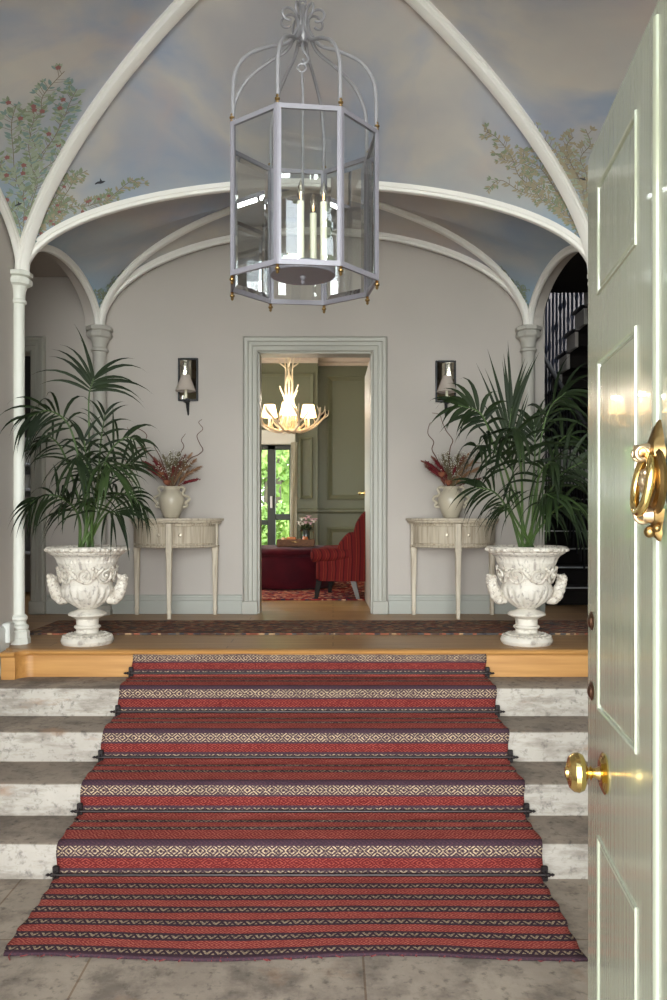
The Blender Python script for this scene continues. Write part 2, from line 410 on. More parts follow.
for (x0, x1, y) in ((xx_(296.5, 10.8), -.20, 10.8), (-.20, 1.6, 11.0)):
    dr.loft([[(x, y-d, z) for d, z in ((0, 1.575), (.02, 1.575), (.045, 1.6), (.045, 1.625), (.02, 1.64), (0, 1.64))] for x in (x0, x1)])
structure('trim_dado_rail', dr, M_green)
cm = MB()
for (x0, x1, y) in ((-2.3, -.20, 10.8), (-.20, 1.6, 11.0)):
    cm.loft([[(x, y-d, z) for d, z in ((0, 3.56), (.03, 3.56), (.03, 3.60), (.06, 3.61), (.08, 3.65), (.13, 3.67), (.15, 3.72), (0, 3.72))] for x in (x0, x1)])
structure('trim_cornice', cm, mat('cornice_cream', (216, 200, 180), .6))
# drawing-room window: dark frame, pale head board, panes
M_frame = mat('dark_window_frame', (62, 66, 60), .45)
wf = MB(); t = .07
def bar(x0, x1, z0, z1): wf.bbox(x0, x1, 10.84, 10.92, z0, z1, .006)
bar(WX0, WX1, WZ1-.06, WZ1); bar(WX0, WX1, WZ0, WZ0+.07)
bar(WX0, WX0+t, WZ0, WZ1); bar(WX1-.09, WX1, WZ0, WZ1)
bar(xx_(267.5, 10.85), xx_(275.5, 10.85), WZ0, WZ1)
bar(-1.45, -1.38, WZ0, WZ1)
bar(xx_(275.5, 10.85), WX1, zz(520, 10.85), zz(514, 10.85))
bar(-1.40, xx_(267.5, 10.85), zz(525, 10.85), zz(520, 10.85))
wo = structure('window_4', wf, M_frame, True)
MB().box(WX0, WX1, 10.87, 10.875, WZ0, WZ1).build('pane', M_pane, wo)
MB().bbox(xx_(270.2, 10.8), xx_(272.4, 10.8), 10.80, 10.83, zz(508, 10.8), zz(496, 10.8), .004).build('handle', M_rib, wo, label='white window handle')
hb = MB(); hb.bbox(WX0-.08, WX1+.0, 10.70, 10.80, WZ1, EYE+1.13, .01)
structure('trim_window_head', hb, mat('cream_pelmet', (226, 222, 205), .6))

# ------------------------------------------------------------------ doorway casings
def casing(mb, x0, x1, z0, z1, y, wd, plinth=.10):
    """moulded architrave round an opening in a wall facing -Y"""
    prof = [(0, .012), (.012, .022), (wd*.35, .022), (wd*.40, .032), (wd*.62, .034), (wd*.68, .044), (wd*.88, .05), (wd*.95, .044), (wd, .03), (wd, 0)]
    rings = []
    for u, d in [(0, 0)]+prof:
        rings.append([(x0-u, y-d, z0+plinth), (x0-u, y-d, z1+u), (x1+u, y-d, z1+u), (x1+u, y-d, z0+plinth)])
    vs = [p for r in rings for p in r]; fs = []
    for i in range(len(rings)-1):
        for j in range(3): a = i*4+j; fs.append((a, a+1, a+5, a+4))
    mb.add(vs, fs)
    for s, xe in ((-1, x0), (1, x1)):
        a, b = sorted((xe, xe+s*(wd+.008))); mb.bbox(a, b, y-.058, y, z0, z0+plinth+.004, .004)
cs = MB(); casing(cs, DX0, DX1, LZ, DZ, BACK, .118)
for s, xe in ((-1, DX0), (1, DX1)):           # jamb linings
    cs.box(min(xe, xe-s*.012), max(xe, xe-s*.012), BACK, 6.70, LZ, DZ)
cs.box(DX0, DX1, BACK, 6.70, DZ-.012, DZ)
structure('trim_1', cs, M_trim, True, 25)
cs = MB(); casing(cs, LD0, LD1, LZ, DZ, BACK, .12)
structure('trim_2', cs, M_trim, True, 25)
bb = MB()
def skirt(x0, x1, y=BACK):
    bb.loft([[(x, y-d, z) for d, z in ((0, LZ), (.022, LZ), (.022, LZ+.105), (.016, LZ+.112), (.016, LZ+.125), (.012, LZ+.13), (.012, LZ+.145), (.004, LZ+.152), (0, LZ+.152))] for x in (x0, x1)])
skirt(LD1+.13, DX0-.13); skirt(DX1+.13, 1.69)
structure('baseboard_back', bb, mat('skirting_paint', (162, 163, 155), .45), True, 30)
bl = MB()
# skirting of the left wall: rakes down with the steps, block end on the landing
bl.loft([[(-1.945, y, z0), (-1.925, y, z0), (-1.925, y, z0+.12), (-1.935, y, z0+.14), (-1.945, y, z0+.14)] for y, z0 in ((FY, 0), (3.3, 0), (4.66, LZ-.02), (4.86, LZ))])
bl.bbox(-1.945, -1.90, 4.80, 4.875, LZ+.03, LZ+.15, .006)
structure('baseboard_left', bl, mat('skirting_white', (205, 206, 200), .45), True, 30)

# ------------------------------------------------------------------ vault
ROWS = {0: (1.80, 1.76, .57), 1: (5.00, 1.76, .56), 2: (6.45, 1.70, .775)}     # y, half span, transverse rise
BAYS = [(0, 1, .57, 1.09), (1, 2, .33, .83)]                                   # rows, side rise, diagonal rise
def E(s, p=2.0): s = max(0, min(1, s)); return max(0, 1-(1-s)**p)**(1/p)
def trans(r, u):      # u in 0..2 across the row
    y, h, R = ROWS[r]; return Vector((AX-h+h*u, y, SPR+R*E(min(u, 2-u))))
def corner(r, side):
    y, h, R = ROWS[r]; return Vector((AX+side*h, y, SPR))
def diag(b, r, side, s):
    r0, r1, S, D = b; c = corner(r, side); m = Vector((AX, (ROWS[r0][0]+ROWS[r1][0])/2, SPR))
    p = c.lerp(m, s); p.z = SPR+D*E(s, 1.65 if r0 == 0 else 2.0); return p
def sidearch(b, side, u):
    r0, r1, S, D = b; a, c = corner(r0, side), corner(r1, side); p = a.lerp(c, u/2); p.z = SPR+S*E(min(u, 2-u)); return p
def web_t(b, r, u, t):
    side = -1 if u <= 1 else 1; A = trans(r, u); B = diag(b, r, side, min(u, 2-u)); p = A.lerp(B, t); p.z += .10*t*(1-t)*min(u, 2-u); return p
def web_s(b, side, u, t):
    r = b[0] if u <= 1 else b[1]; A = sidearch(b, side, u); B = diag(b, r, side, min(u, 2-u)); p = A.lerp(B, t); p.z += .10*t*(1-t)*min(u, 2-u); return p
def us(n):
    h = [ (i/n)**1.8 for i in range(n+1)]
    return h+[2-v for v in h[-2::-1]]
def surf(fn, n=22, m=12):
    mb = MB(); U = us(n); vs = [fn(u, j/m) for u in U for j in range(m+1)]; fs = []
    for i in range(len(U)-1):
        for j in range(m): a = i*(m+1)+j; fs.append((a, a+1, a+m+2, a+m+1))
    mb.add(vs, fs); return mb
WEBS = {}
for bi, b in enumerate(BAYS):
    mb = MB()
    for r in b[:2]:
        q = surf(lambda u, t: web_t(b, r, u, t)); mb.add(q.v, q.f)
    for side in (-1, 1):
        q = surf(lambda u, t: web_s(b, side, u, t)); mb.add(q.v, q.f)
    WEBS[bi] = structure('ceiling_vault', mb, M_sky, True, 25)
def rib(pts, wd, dp, name, upref=None, m=M_rib):
    """moulded rib swept under a vault line; profile has a rounded roll between two fillets"""
    prof = [(-1, .12), (-1, -.5), (-.9, -.58), (-.78, -.60), (-.72, -.80), (-.62, -.95), (-.45, -1.0), (0, -1.02), (.45, -1.0), (.62, -.95), (.72, -.80), (.78, -.60), (.9, -.58), (1, -.5), (1, .12)]
    rings = []; n = len(pts)
    a0, a1 = pts[0], pts[-1]; side = Vector((a1.x-a0.x, a1.y-a0.y, 0)).normalized().cross(Vector((0, 0, 1)))
    for i, p in enumerate(pts):
        t = (pts[min(i+1, n-1)]-pts[max(i-1, 0)]).normalized()
        up = side.cross(t); 
        if up.z < 0 or (abs(up.z) < 1e-6 and i == 0): up = -up
        if i < n/2 and up.dot(Vector((a0.x-a1.x, a0.y-a1.y, 0))) < 0 and abs(up.z) < .3: up = -up
        if i > n/2 and up.dot(Vector((a1.x-a0.x, a1.y-a0.y, 0))) < 0 and abs(up.z) < .3: up = -up
        rings.append([tuple(p+side*(wd/2*a)+up*(dp*b)) for a, b in prof])
    return structure(name, MB().loft(rings), m, True, 35)
U = us(24)
for r in (0, 1, 2): rib([trans(r, u) for u in U], .060 if r < 2 else .062, .042, 'trim_3')
for b in BAYS:
    wd = .080 if b[0] == 0 else .064
    for s in (-1, 1):
        pts = [diag(b, b[0], s, u) if u <= 1 else diag(b, b[1], -s, 2-u) for u in U]
        rib(pts, wd, .048, 'trim_4')
        rib([sidearch(b, s, u) for u in U], .05, .04, 'trim_5')
# spandrel walls over the side arches of the back bay and the lobby arch
for s in (-1, 1):
    mb = MB(); b = BAYS[1]; P = [sidearch(b, s, u) for u in U]
    for dx in (0, s*.10):
        vs = []
        for p in P: vs += [(p.x+dx+s*.005, p.y, p.z), (p.x+dx+s*.005, p.y, 4.3)]
        mb.add(vs, [(2*i, 2*i+2, 2*i+3, 2*i+1) for i in range(len(P)-1)])
    vs = []
    for p in P: vs += [(p.x+s*.005, p.y, p.z), (p.x+s*.105, p.y, p.z)]
    mb.add(vs, [(2*i, 2*i+2, 2*i+3, 2*i+1) for i in range(len(P)-1)])
    structure('wall_left_spandrel' if s < 0 else 'wall_right_spandrel', mb, M_wall)
mb = MB(); P = [trans(0, u) for u in U]; vs = []
for p in P: vs += [(p.x, p.y-.03, p.z), (p.x, p.y-.03, 4.3)]
mb.add(vs, [(2*i, 2*i+2, 2*i+3, 2*i+1) for i in range(len(P)-1)]); structure('wall_lobby_arch', mb, M_wall)

# painted foliage and birds on the plaster (thin paint, laid 2 mm under the surface)
M_pl = [mat('paint_leaf_green', (138, 150, 124), .8), mat('paint_leaf_light', (164, 174, 154), .8), mat('paint_leaf_ochre', (166, 156, 132), .8),
        mat('paint_flower_red', (154, 104, 102), .8), mat('paint_twig', (134, 122, 106), .8), mat('paint_bird_dark', (62, 62, 70), .8), mat('paint_blue_leaf', (134, 156, 152), .8)]
def paint_on(fn, name, parent, branches, leafset, rnd, size=.03, flowers=True, birds=()):
    mb = MB(); eps = .004
    def P(u, t): 
        p = fn(u, t); du = fn(u+.004, t)-p; dt = fn(u, min(1, t+.01) )-fn(u, min(1, t+.01)-.01)
        n = du.cross(dt)
        if n.length < 1e-9: n = Vector((0, 0, -1))
        n.normalize()
        if n.z > 0: n = -n
        if abs(n.z) < .05 and n.dot(Vector((AX, 3.4, 2))-p) < 0: n = -n
        return p+n*eps, n
    def leaf(p, n, d, ln, wd, mi):
        d = (d-n*d.dot(n)).normalized(); sd = n.cross(d)
        vs = [p, p+d*ln*.35+sd*wd*.5, p+d*ln*.7+sd*wd*.4, p+d*ln, p+d*ln*.7-sd*wd*.4, p+d*ln*.35-sd*wd*.5]
        mb.add([v+n*.0006*rnd.random() for v in vs], [(0, 1, 2, 3, 4, 5)], mi)
    for pts in branches:
        C = catmull([Vector((a, b_, 0)) for a, b_ in pts], 9); Q = [P(c.x, c.y) for c in C]
        for i in range(len(Q)-1):
            p, n = Q[i]; q = Q[i+1][0]; d = q-p
            if d.length < 1e-5: continue
            sd = n.cross(d.normalized())*.0022
            mb.add([p-sd, p+sd, q+sd, q-sd], [(0, 1, 2, 3)], 4)
            for sgn in (-1, 1):
                if rnd.random() < .66:
                    dd = d.normalized()*.7+sgn*n.cross(d.normalized())*(.7+.5*rnd.random())
                    ln = size*(.7+.6*rnd.random())
                    if rnd.random() < .35:            # short twig with three leaves
                        e2 = p+dd.normalized()*size*1.1
                        s2 = n.cross(dd.normalized())*.0014; mb.add([p-s2, p+s2, e2+s2, e2-s2], [(0, 1, 2, 3)], 4)
                        for w_ in (-.8, 0, .8): leaf(e2, n, dd.normalized()+n.cross(dd.normalized())*w_, ln*.8, ln*.33, rnd.choice(leafset))
                        if flowers and rnd.random() < .14:
                            for k in range(5): a = 2*PI*k/5; leaf(e2+n*.001, n, Vector((math.cos(a), math.sin(a), .3)), size*.36, size*.3, 3)
                    else: leaf(p, n, dd, ln, ln*.38, rnd.choice(leafset))
    for (u, t, sc_) in birds:
        p, n = P(u, t); 
        bd = [(-1, 0), (-.4, .28), (0, .3), (.25, 1.0), (.45, .3), (.8, .25), (1.1, .12), (.8, -.05), (.5, -.22), (0, -.3), (-.45, -.18), (-1.1, -.3)]
        X = Vector((1, 0, 0)); X = (X-n*X.dot(n)).normalized(); Z = n.cross(X)
        if Z.z < 0: Z = -Z
        mb.add([p+n*.002+X*a*sc_+Z*b_*sc_ for a, b_ in bd], [tuple(range(12))], 5)
    o = mb.build(name, M_pl, parent, False); return o
rp = random.Random(11)
def grow(u0, t0, u1, t1, n=4, w=.1):
    return [(u0+(u1-u0)*k/n+rp.uniform(-w, w)*.25*(k > 0), min(.97, max(.03, t0+(t1-t0)*k/n+rp.uniform(-w, w)*(k > 0)))) for k in range(n+1)]
# front bay, left side web (u near 2 is the far column)
fl = lambda u, t: web_s(BAYS[0], -1, u, t)
paint_on(fl, 'painted_foliage', WEBS[0], [grow(1.985, .5, 1.80, .35), grow(1.95, .6, 1.56, .6), grow(1.86, .4, 1.50, .25), grow(1.9, .5, 1.70, .85), grow(1.7, .5, 1.42, .5), grow(1.78, .5, 1.52, .38), grow(1.97, .4, 1.84, .1), grow(1.75, .6, 1.55, .75), grow(1.80, .25, 1.66, .05)], [0, 1, 1, 6], rp, .047, True, [(1.86, .28, .022)])
fr_ = lambda u, t: web_s(BAYS[0], 1, u, t)
paint_on(fr_, 'painted_foliage', WEBS[0], [grow(1.985, .5, 1.80, .5), grow(1.93, .5, 1.72, .72), grow(1.9, .55, 1.66, .55), grow(1.85, .6, 1.70, .88), grow(1.9, .4, 1.74, .2), grow(1.85, .5, 1.6, .4)], [2, 2, 1], rp, .036, False, [(1.80, .5, .02)])
ft = lambda u, t: web_t(BAYS[0], 1, u, t)
paint_on(ft, 'painted_foliage', WEBS[0], [grow(.01, .5, .16, .5), grow(.04, .5, .2, .75), grow(.06, .5, .2, .35), grow(.1, .3, .3, .15), grow(.12, .5, .27, .6), grow(.25, .12, .42, .12)], [0, 2, 0], rp, .034, True, [(.30, .32, .03)])
paint_on(ft, 'painted_foliage', WEBS[0], [grow(1.99, .5, 1.84, .5), grow(1.95, .5, 1.8, .8), grow(1.92, .5, 1.72, .3), grow(1.88, .4, 1.6, .15), grow(1.85, .6, 1.70, .7), grow(1.8, .5, 1.62, .55), grow(1.75, .4, 1.55, .62)], [2, 2, 0], rp, .034, False)
bl_ = lambda u, t: web_s(BAYS[1], -1, u, t)
br_ = lambda u, t: web_s(BAYS[1], 1, u, t)
for fn in (bl_, br_):
    paint_on(fn, 'painted_foliage', WEBS[1], [grow(1.99, .5, 1.8, .4), grow(1.96, .5, 1.8, .7), grow(1.93, .4, 1.78, .2), grow(1.95, .6, 1.86, .8)], [0, 0, 6], rp, .026, False)

# ------------------------------------------------------------------ columns
def column(x, y, label, m, big):
    t = thing('column', label, 'column', (x, y, LZ), 0)
    H = SPR-LZ; r = .034 if not big else .050; k = 1.15 if not big else 1.0
    def oct_(p): return MB().lathe(p, 8, M=Matrix.Rotation(PI/8, 4, 'Z'))
    oct_([(r*2.0, 0), (r*2.0, .035), (r*1.85, .04), (r*1.85, .075), (r*1.55, .085)]).lathe([(r*1.5, .085), (r*1.7, .095), (r*1.7, .11), (r*1.3, .12), (r*1.25, .14), (r*1.5, .15), (r*1.5, .165), (r*1.1, .18)], 20).build('base', m, t, ang=30)
    MB().lathe([(r, .17), (r, H-.19)], 20).build('shaft', m, t)
    MB().lathe([(r*1.15, H-.195), (r*1.35, H-.19), (r*1.35, H-.175), (r*1.1, H-.165), (r*1.1, H-.15), (r*1.2, H-.12), (r*1.5, H-.085)], 20).build('necking', m, t, ang=30)
    oct_([(r*1.55, H-.09), (r*1.95*k, H-.078), (r*2.05*k, H-.062), (r*1.95*k, H-.045), (r*1.75, H-.04), (r*1.75, H-.034), (r*2.1*k, H-.028), (r*2.1*k, H-.004), (r*1.9, H+.004)]).build('capital', m, t, ang=20)
column(AX-1.772, 5.0, 'slender white column at the left wall, nearest on the left', M_colw, False)
column(AX+1.79, 5.0, 'slender white column on the right, mostly hidden by the open front door', M_colw, False)
column(AX-1.695, 6.46, 'grey column against the back wall behind the left palm', M_stonecol, True)
column(AX+1.695, 6.46, 'grey column against the back wall behind the right palm, beside the stairs', M_stonecol, True)
# ------------------------------------------------------------------ stone steps
st = thing('stone_staircase', 'four worn pale stone steps rising to the oak landing', 'stairs', (-.15, 3.9, 0))
def world_child(o, p):      # parent keeping world placement (things whose meshes are in world coordinates)
    o.parent = p; o.matrix_parent_inverse = Matrix.Translation(p.location).inverted(); return o
for k in range(1, 5):
    y = TY[k]; z1 = TZ[k]; z0 = TZ[k+1]; x0, x1 = -1.944, 1.659
    def ring(x, jit=0):
        b = .012
        return [(x, TY[0]+.04 if k == 1 else TY[k-1]+.02, z0), (x, y, z0), (x, y, z1-b), (x, y+b*.3, z1-b*.3), (x, y+b, z1), (x, TY[0]+.04 if k == 1 else TY[k-1]+.02, z1)]
    mb = MB(); xs = [x0+(x1-x0)*i/24 for i in range(25)]; rs = random.Random(k)
    rings = []
    for x in xs:
        q = ring(x); jz = -.003*rs.random(); q[3] = (q[3][0], q[3][1]+.002*rs.random(), q[3][2]+jz); q[4] = (q[4][0], q[4][1]+.004*rs.random(), q[4][2]); rings.append(q)
    mb.loft(rings)
    n = len(rings[0]); mi = []
    for i in range(len(xs)-1):
        for j in range(n): mi.append(1 if j in (3, 4) else 0)
    mb.m = mi+[0, 0]
    world_child(mb.build('step', [M_step, M_tread], None, True, 50), st)

# ------------------------------------------------------------------ woven runner with bands that follow the steps
def weave(name, ground, figure, kind, fx=26.0, vv=2.0, thr=.5, mixf=.85):
    m = bpy.data.materials.new(name); m.use_nodes = True; n = m.node_tree.nodes; l = m.node_tree.links; b = n['Principled BSDF']
    b.inputs['Roughness'].default_value = .95; b.inputs['Specular IOR Level'].default_value = .1
    uv = n.new('ShaderNodeUVMap'); uv.uv_map = 'UVMap'
    def math_(op, a, c=None, d=None):
        q = n.new('ShaderNodeMath'); q.operation = op
        for i, v in enumerate((a, c, d)):
            if v is None: continue
            if isinstance(v, (int, float)): q.inputs[i].default_value = v
            else: l.new(v, q.inputs[i])
        return q.outputs[0]
    sp = n.new('ShaderNodeSeparateXYZ'); l.new(uv.outputs[0], sp.inputs[0]); u, v = sp.outputs[0], sp.outputs[1]
    # v: 0..1 inside the band (fraction), u in metres
    nz = n.new('ShaderNodeTexNoise'); nz.inputs['Scale'].default_value = 9; nz.inputs['Detail'].default_value = 2
    tc = n.new('ShaderNodeTexCoord'); l.new(tc.outputs['Object'], nz.inputs['Vector'])
    uj = math_('MULTIPLY_ADD', nz.outputs[0], .012, u)
    vf = math_('FRACT', v); vl = math_('ABSOLUTE', math_('MULTIPLY_ADD', vf, 2, -1))
    tri = math_('PINGPONG', math_('MULTIPLY', uj, fx), 1.0)
    if kind == 'diamond': d = math_('ADD', tri, math_('MULTIPLY', vl, .95)); mask = math_('GREATER_THAN', math_('FRACT', math_('MULTIPLY', d, vv)), thr)
    elif kind == 'dash': d = math_('ADD', tri, math_('MULTIPLY', vf, 1.0)); mask = math_('MULTIPLY', math_('GREATER_THAN', math_('FRACT', math_('MULTIPLY', d, vv)), thr), math_('LESS_THAN', vl, .72))
    else: mask = math_('MULTIPLY', math_('GREATER_THAN', math_('FRACT', math_('ADD', math_('MULTIPLY', uj, fx), math_('MULTIPLY', vl, 1.0))), thr), .6)
    # thread-scale break-up
    mp = n.new('ShaderNodeMapping'); mp.inputs['Scale'].default_value = (110, 230, 230); l.new(tc.outputs['Object'], mp.inputs[0])
    t2 = n.new('ShaderNodeTexNoise'); t2.inputs['Scale'].default_value = 1; t2.inputs['Detail'].default_value = 1; l.new(mp.outputs[0], t2.inputs['Vector'])
    br = n.new('ShaderNodeMapRange'); br.inputs[1].default_value = .42; br.inputs[2].default_value = .55; l.new(t2.outputs[0], br.inputs[0])
    mask = math_('MULTIPLY', math_('MULTIPLY', mask, math_('MULTIPLY_ADD', br.outputs[0], .8, .2)), mixf)
    mx = n.new('ShaderNodeMix'); mx.data_type = 'RGBA'; mx.inputs[6].default_value = (*lin(ground), 1); mx.inputs[7].default_value = (*lin(figure), 1); l.new(mask, mx.inputs[0])
    t3 = n.new('ShaderNodeTexNoise'); t3.inputs['Scale'].default_value = 2.2; t3.inputs['Detail'].default_value = 6; l.new(mp.outputs[0], t3.inputs['Vector'])
    hs = n.new('ShaderNodeHueSaturation'); l.new(mx.outputs[2], hs.inputs['Color'])
    l.new(math_('ADD', math_('MULTIPLY_ADD', t3.outputs[0], 1.0, .5), math_('MULTIPLY', math_('ADD', nz.outputs[0], -.5), .35)), hs.inputs['Value']); l.new(hs.outputs[0], b.inputs['Base Color'])
    bp = n.new('ShaderNodeBump'); bp.inputs['Strength'].default_value = .6; bp.inputs['Distance'].default_value = .003; l.new(t2.outputs[0], bp.inputs['Height']); l.new(bp.outputs[0], b.inputs['Normal'])
    return m
PUR = (64, 48, 56); RED = (136, 54, 52); RED2 = (150, 76, 64); CRM = (188, 166, 136); DRED = (96, 32, 33)
RM = [weave('weave_red', RED, (190, 112, 94), 'diamond', 30, 2.0, thr=.5, mixf=.9),
      weave('weave_red_diamond', DRED, RED2, 'diamond', 27, 2.0, .5, .9),
      weave('weave_cream_diamond', PUR, CRM, 'diamond', 36, 1.5, .5, .95),
      weave('weave_cream_dash', PUR, CRM, 'dash', 46, 1.0, .5, .8),
      weave('weave_purple', PUR, (96, 60, 66), 'chev', 50, thr=.6)]
TREADB = [(.0, .07, 0), (.065, .070, 4), (.070, .096, 3), (.096, .101, 4), (.101, .155, 0), (.155, .160, 4), (.160, .188, 3), (.188, .193, 4), (.193, .300, 0), (.300, .319, 4)]
RISERB = [(0, .008, 4), (.008, .056, 2), (.056, .066, 4), (.066, .112, 1), (.112, .122, 4), (.122, .140, 3), (.140, .15, 4)]
# profile path
TH = .012
def path_pts():
    """list of (y, z, s-type) from the landing edge down to the floor end"""
    segs = []
    seq = [('t0', (TY[0]-.006, LZ+TH))]
    return seq
W2 = 1.0
mb = MB(); mb.uv = []
def add_strip(P, Q, bands, s0, s1, cxs=0):
    pass
rr = random.Random(5)
sections = []        # (y, z, band index per following strip, v0, v1)
def lerp2(a, b, t): return (a[0]+(b[0]-a[0])*t, a[1]+(b[1]-a[1])*t)
strips = []          # each: (p0, p1, mat, v0, v1)
def run(a, b, bands, L):
    for (s0, s1, mi) in bands:
        n = max(1, int(round((s1-s0)/.02)))
        for k in range(n):
            f0 = (s0+(s1-s0)*k/n)/L; f1 = (s0+(s1-s0)*(k+1)/n)/L
            strips.append((lerp2(a, b, min(f0, 1)), lerp2(a, b, min(f1, 1)), mi, k/n, (k+1)/n))
run((TY[0]-.012, LZ-.020), (TY[0]-.018-TH, TZ[1]+.02), [(a, b, c) for a, b, c in RISERB], .15)
for k in range(1, 5):
    y0 = TY[k-1]-.004-TH; y1 = TY[k]+.004
    run((y0-.004, TZ[k]+TH), (y1, TZ[k]+TH), TREADB, .319)
    run((TY[k]-TH, TZ[k]+.002), (TY[k]-TH, TZ[k+1]+.018), RISERB, .15)
floorb = []; s = 0
while s < .60:
    for w_, mi in ((.052, 0), (.009, 4), (.034, 3), (.009, 4)):
        floorb.append((s, s+w_, mi)); s += w_
floorb.append((s, s+.012, 4)); s += .012
run((TY[4]-.018, TH), (2.835, TH), floorb, s)
# weld strips into one continuous sheet: section lines are the strip joints
NX = 60
lines = [strips[0][0]]+[q[1] for q in strips]
def edge_wob(i): return .004*math.sin(i*.7)+.003*math.sin(i*.23+1)
vs = []
for i, (y, z) in enumerate(lines):
    hw = 1.027 if y > TY[4]-.03 else 1.027-.012*((TY[4]-y)/.63)
    for j in range(NX+1):
        x = AX+.008-hw+2*hw*j/NX
        if j in (0, NX): x += edge_wob(i)
        lump = .0015*math.sin(x*9+i*.6)+.001*math.sin(x*23+i)
        flat = y < TY[4]-.05
        edge = .018*math.sin(x*5+.6)*((TY[4]-y)/.63)**2 if flat else 0
        vs.append((x, y+edge-(0 if flat else lump), z+(abs(lump) if flat else lump*.5)))
fs = []; uvs = []; ms = []
for i, q in enumerate(strips):
    for j in range(NX):
        a = i*(NX+1)+j; fs.append((a, a+NX+1, a+NX+2, a+1)); ms.append(q[2])
        u0 = vs[a][0]; u1 = vs[a+1][0]
        v0, v1 = q[3]*.998+.001, q[4]*.998+.001
        uvs += [(u0, v0), (u0, v1), (u1, v1), (u1, v0)]
mb.v = vs; mb.f = fs; mb.m = ms; mb.uv = uvs
runner = mb.build('stair_runner', RM, None, True, 60)
sol = runner.modifiers.new('thickness', 'SOLIDIFY'); sol.thickness = .009; sol.offset = 1 if False else -1
tag(runner, 'long red woven runner with purple and cream bands down the stone steps', 'rug')
# frayed threads at the lower end
tb = MB()
for k in range(46):
    x = AX-.98+1.96*k/45+rr.uniform(-.02, .02); y = 2.84+.018*math.sin(x*5+.6); ln = rr.choice([.004, .008, .03 if k % 11 == 0 else .006])
    tb.tube([(x, y+.004, .012), (x+rr.uniform(-.01, .01), y-ln*.6, .008), (x+rr.uniform(-.02, .02), y-ln, .003)], .0022, 5)
tb.build('fringe_threads', mat('red_yarn', (118, 50, 48), .9), runner, kind='stuff')

# ------------------------------------------------------------------ stair rods
M_rod = mat('dark_bronze_rod', (66, 60, 60), .42, metal=.8)
rod_lab = ['topmost thin dark metal stair rod, under the oak landing edge', 'second thin dark stair rod from the top, at the foot of the highest stone riser',
           'middle one of the five dark stair rods across the red runner', 'second thin dark stair rod from the bottom of the runner', 'lowest dark stair rod, where the runner meets the flagstone floor']
M_bracket = mat('bronze_bracket', (44, 38, 38), .5, metal=.5)
for k in range(5):
    y = TY[k]-.032-(.016 if k == 0 else 0); z = TZ[k+1]+.024+TH*.6
    t = thing('stair_rod', rod_lab[k], 'stair rod', (AX+.012, y, z), 0, 'stair rods')
    MB().tube([(-1.045, 0, 0), (1.045, 0, 0)], .007, 10).build('rod', M_rod, t)
    for s in (-1, 1):
        b = MB(); b.bbox(s*1.030-.013, s*1.030+.013, .002, .018, -.030, .034, .003).torus((s*1.030, 0, 0), .011, .0045, Matrix.Rotation(PI/2, 4, 'Z'), 14, 6)
        b.build('bracket', M_bracket, t)
        MB().lathe([(.001, -.002), (.006, .0), (.0085, .006), (.006, .012), (.004, .015), (.007, .02), (.004, .027), (.001, .031)], 12, (s*1.040, 0, 0), M=Matrix.Rotation(s*PI/2, 4, 'Y')).build('finial', M_bracket, t)

# ------------------------------------------------------------------ front door (open, on the right)
M_door = mat('gloss_sage_door_paint', (160, 163, 144), .16, col2=(155, 159, 138), scale=3, coat=.5, bump=.10, bscale=3.2, stretch=(34, 34, .4))
M_brass = mat('polished_brass', (228, 198, 128), .18, metal=1)
M_brassd = mat('aged_brass', (150, 122, 78), .32, metal=1)
M_bronzeb = mat('brown_lock_cover', (128, 96, 78), .3, metal=1)
DW, DH, DT = .975, 2.24, .05
pan = [(.096, .378, 1.946, 2.15), (.096, .378, 1.182, 1.826), (.096, .378, .25, .953)]
pans = pan+[(DW-b, DW-a, c, d) for a, b, c, d in pan]
db = MB()
# face at y=0 with recessed panels (faces toward -y)
xs = sorted({0, DW, *[v for p in pans for v in p[:2]]}); zs_ = sorted({.012, DH, *[v for p in pans for v in p[2:]]})
def quad(a, b, c, d): db.add([a, b, c, d], [(0, 1, 2, 3)])
for i in range(len(xs)-1):
    for j in range(len(zs_)-1):
        cx, cz = (xs[i]+xs[i+1])/2, (zs_[j]+zs_[j+1])/2
        if any(p[0] < cx < p[1] and p[2] < cz < p[3] for p in pans): continue
        quad((xs[i], 0, zs_[j]), (xs[i+1], 0, zs_[j]), (xs[i+1], 0, zs_[j+1]), (xs[i], 0, zs_[j+1]))
for (a, b, c, d) in pans:      # quirk bead, recess, then raised field
    prev = None
    for u, dp in ((0, 0), (.001, -.003), (.004, -.003), (.007, -.0015), (.008, .003), (.011, .003), (.015, 0), (.016, 0)):
        r = [(a+u, dp, c+u), (b-u, dp, c+u), (b-u, dp, d-u), (a+u, dp, d-u)]
        if prev:
            for q in range(4): quad(prev[q], prev[(q+1) % 4], r[(q+1) % 4], r[q])
        prev = r
    quad(*prev)
quad((0, DT, .012), (DW, DT, .012), (DW, DT, DH), (0, DT, DH)); quad((0, 0, .012), (0, DT, .012), (0, DT, DH), (0, 0, DH))
quad((DW, 0, .012), (DW, DT, .012), (DW, DT, DH), (DW, 0, DH)); quad((0, 0, DH), (DW, 0, DH), (DW, DT, DH), (0, DT, DH)); quad((0, 0, .012), (DW, 0, .012), (DW, DT, .012), (0, DT, .012))
front = db.build('door_1', M_door, None, True, 25, kind='structure')
dang = math.atan2(-.9932, -.1167)
front.location = (.4994, 1.6, 0); front.rotation_euler = (0, 0, dang)
cb = MB(); cb.loft([[(.487+a, -d, z) for a, d in ((-.010, 0), (-.009, .003), (-.005, .0055), (0, .006), (.005, .0055), (.009, .003), (.010, 0))] for z in (.03, DH-.02)])
cb.build('centre_bead', M_door, front, True, 30)
RY = Matrix.Rotation(PI/2, 4, 'X')          # lathe z axis -> -y
kx, kz = .157, 1.085
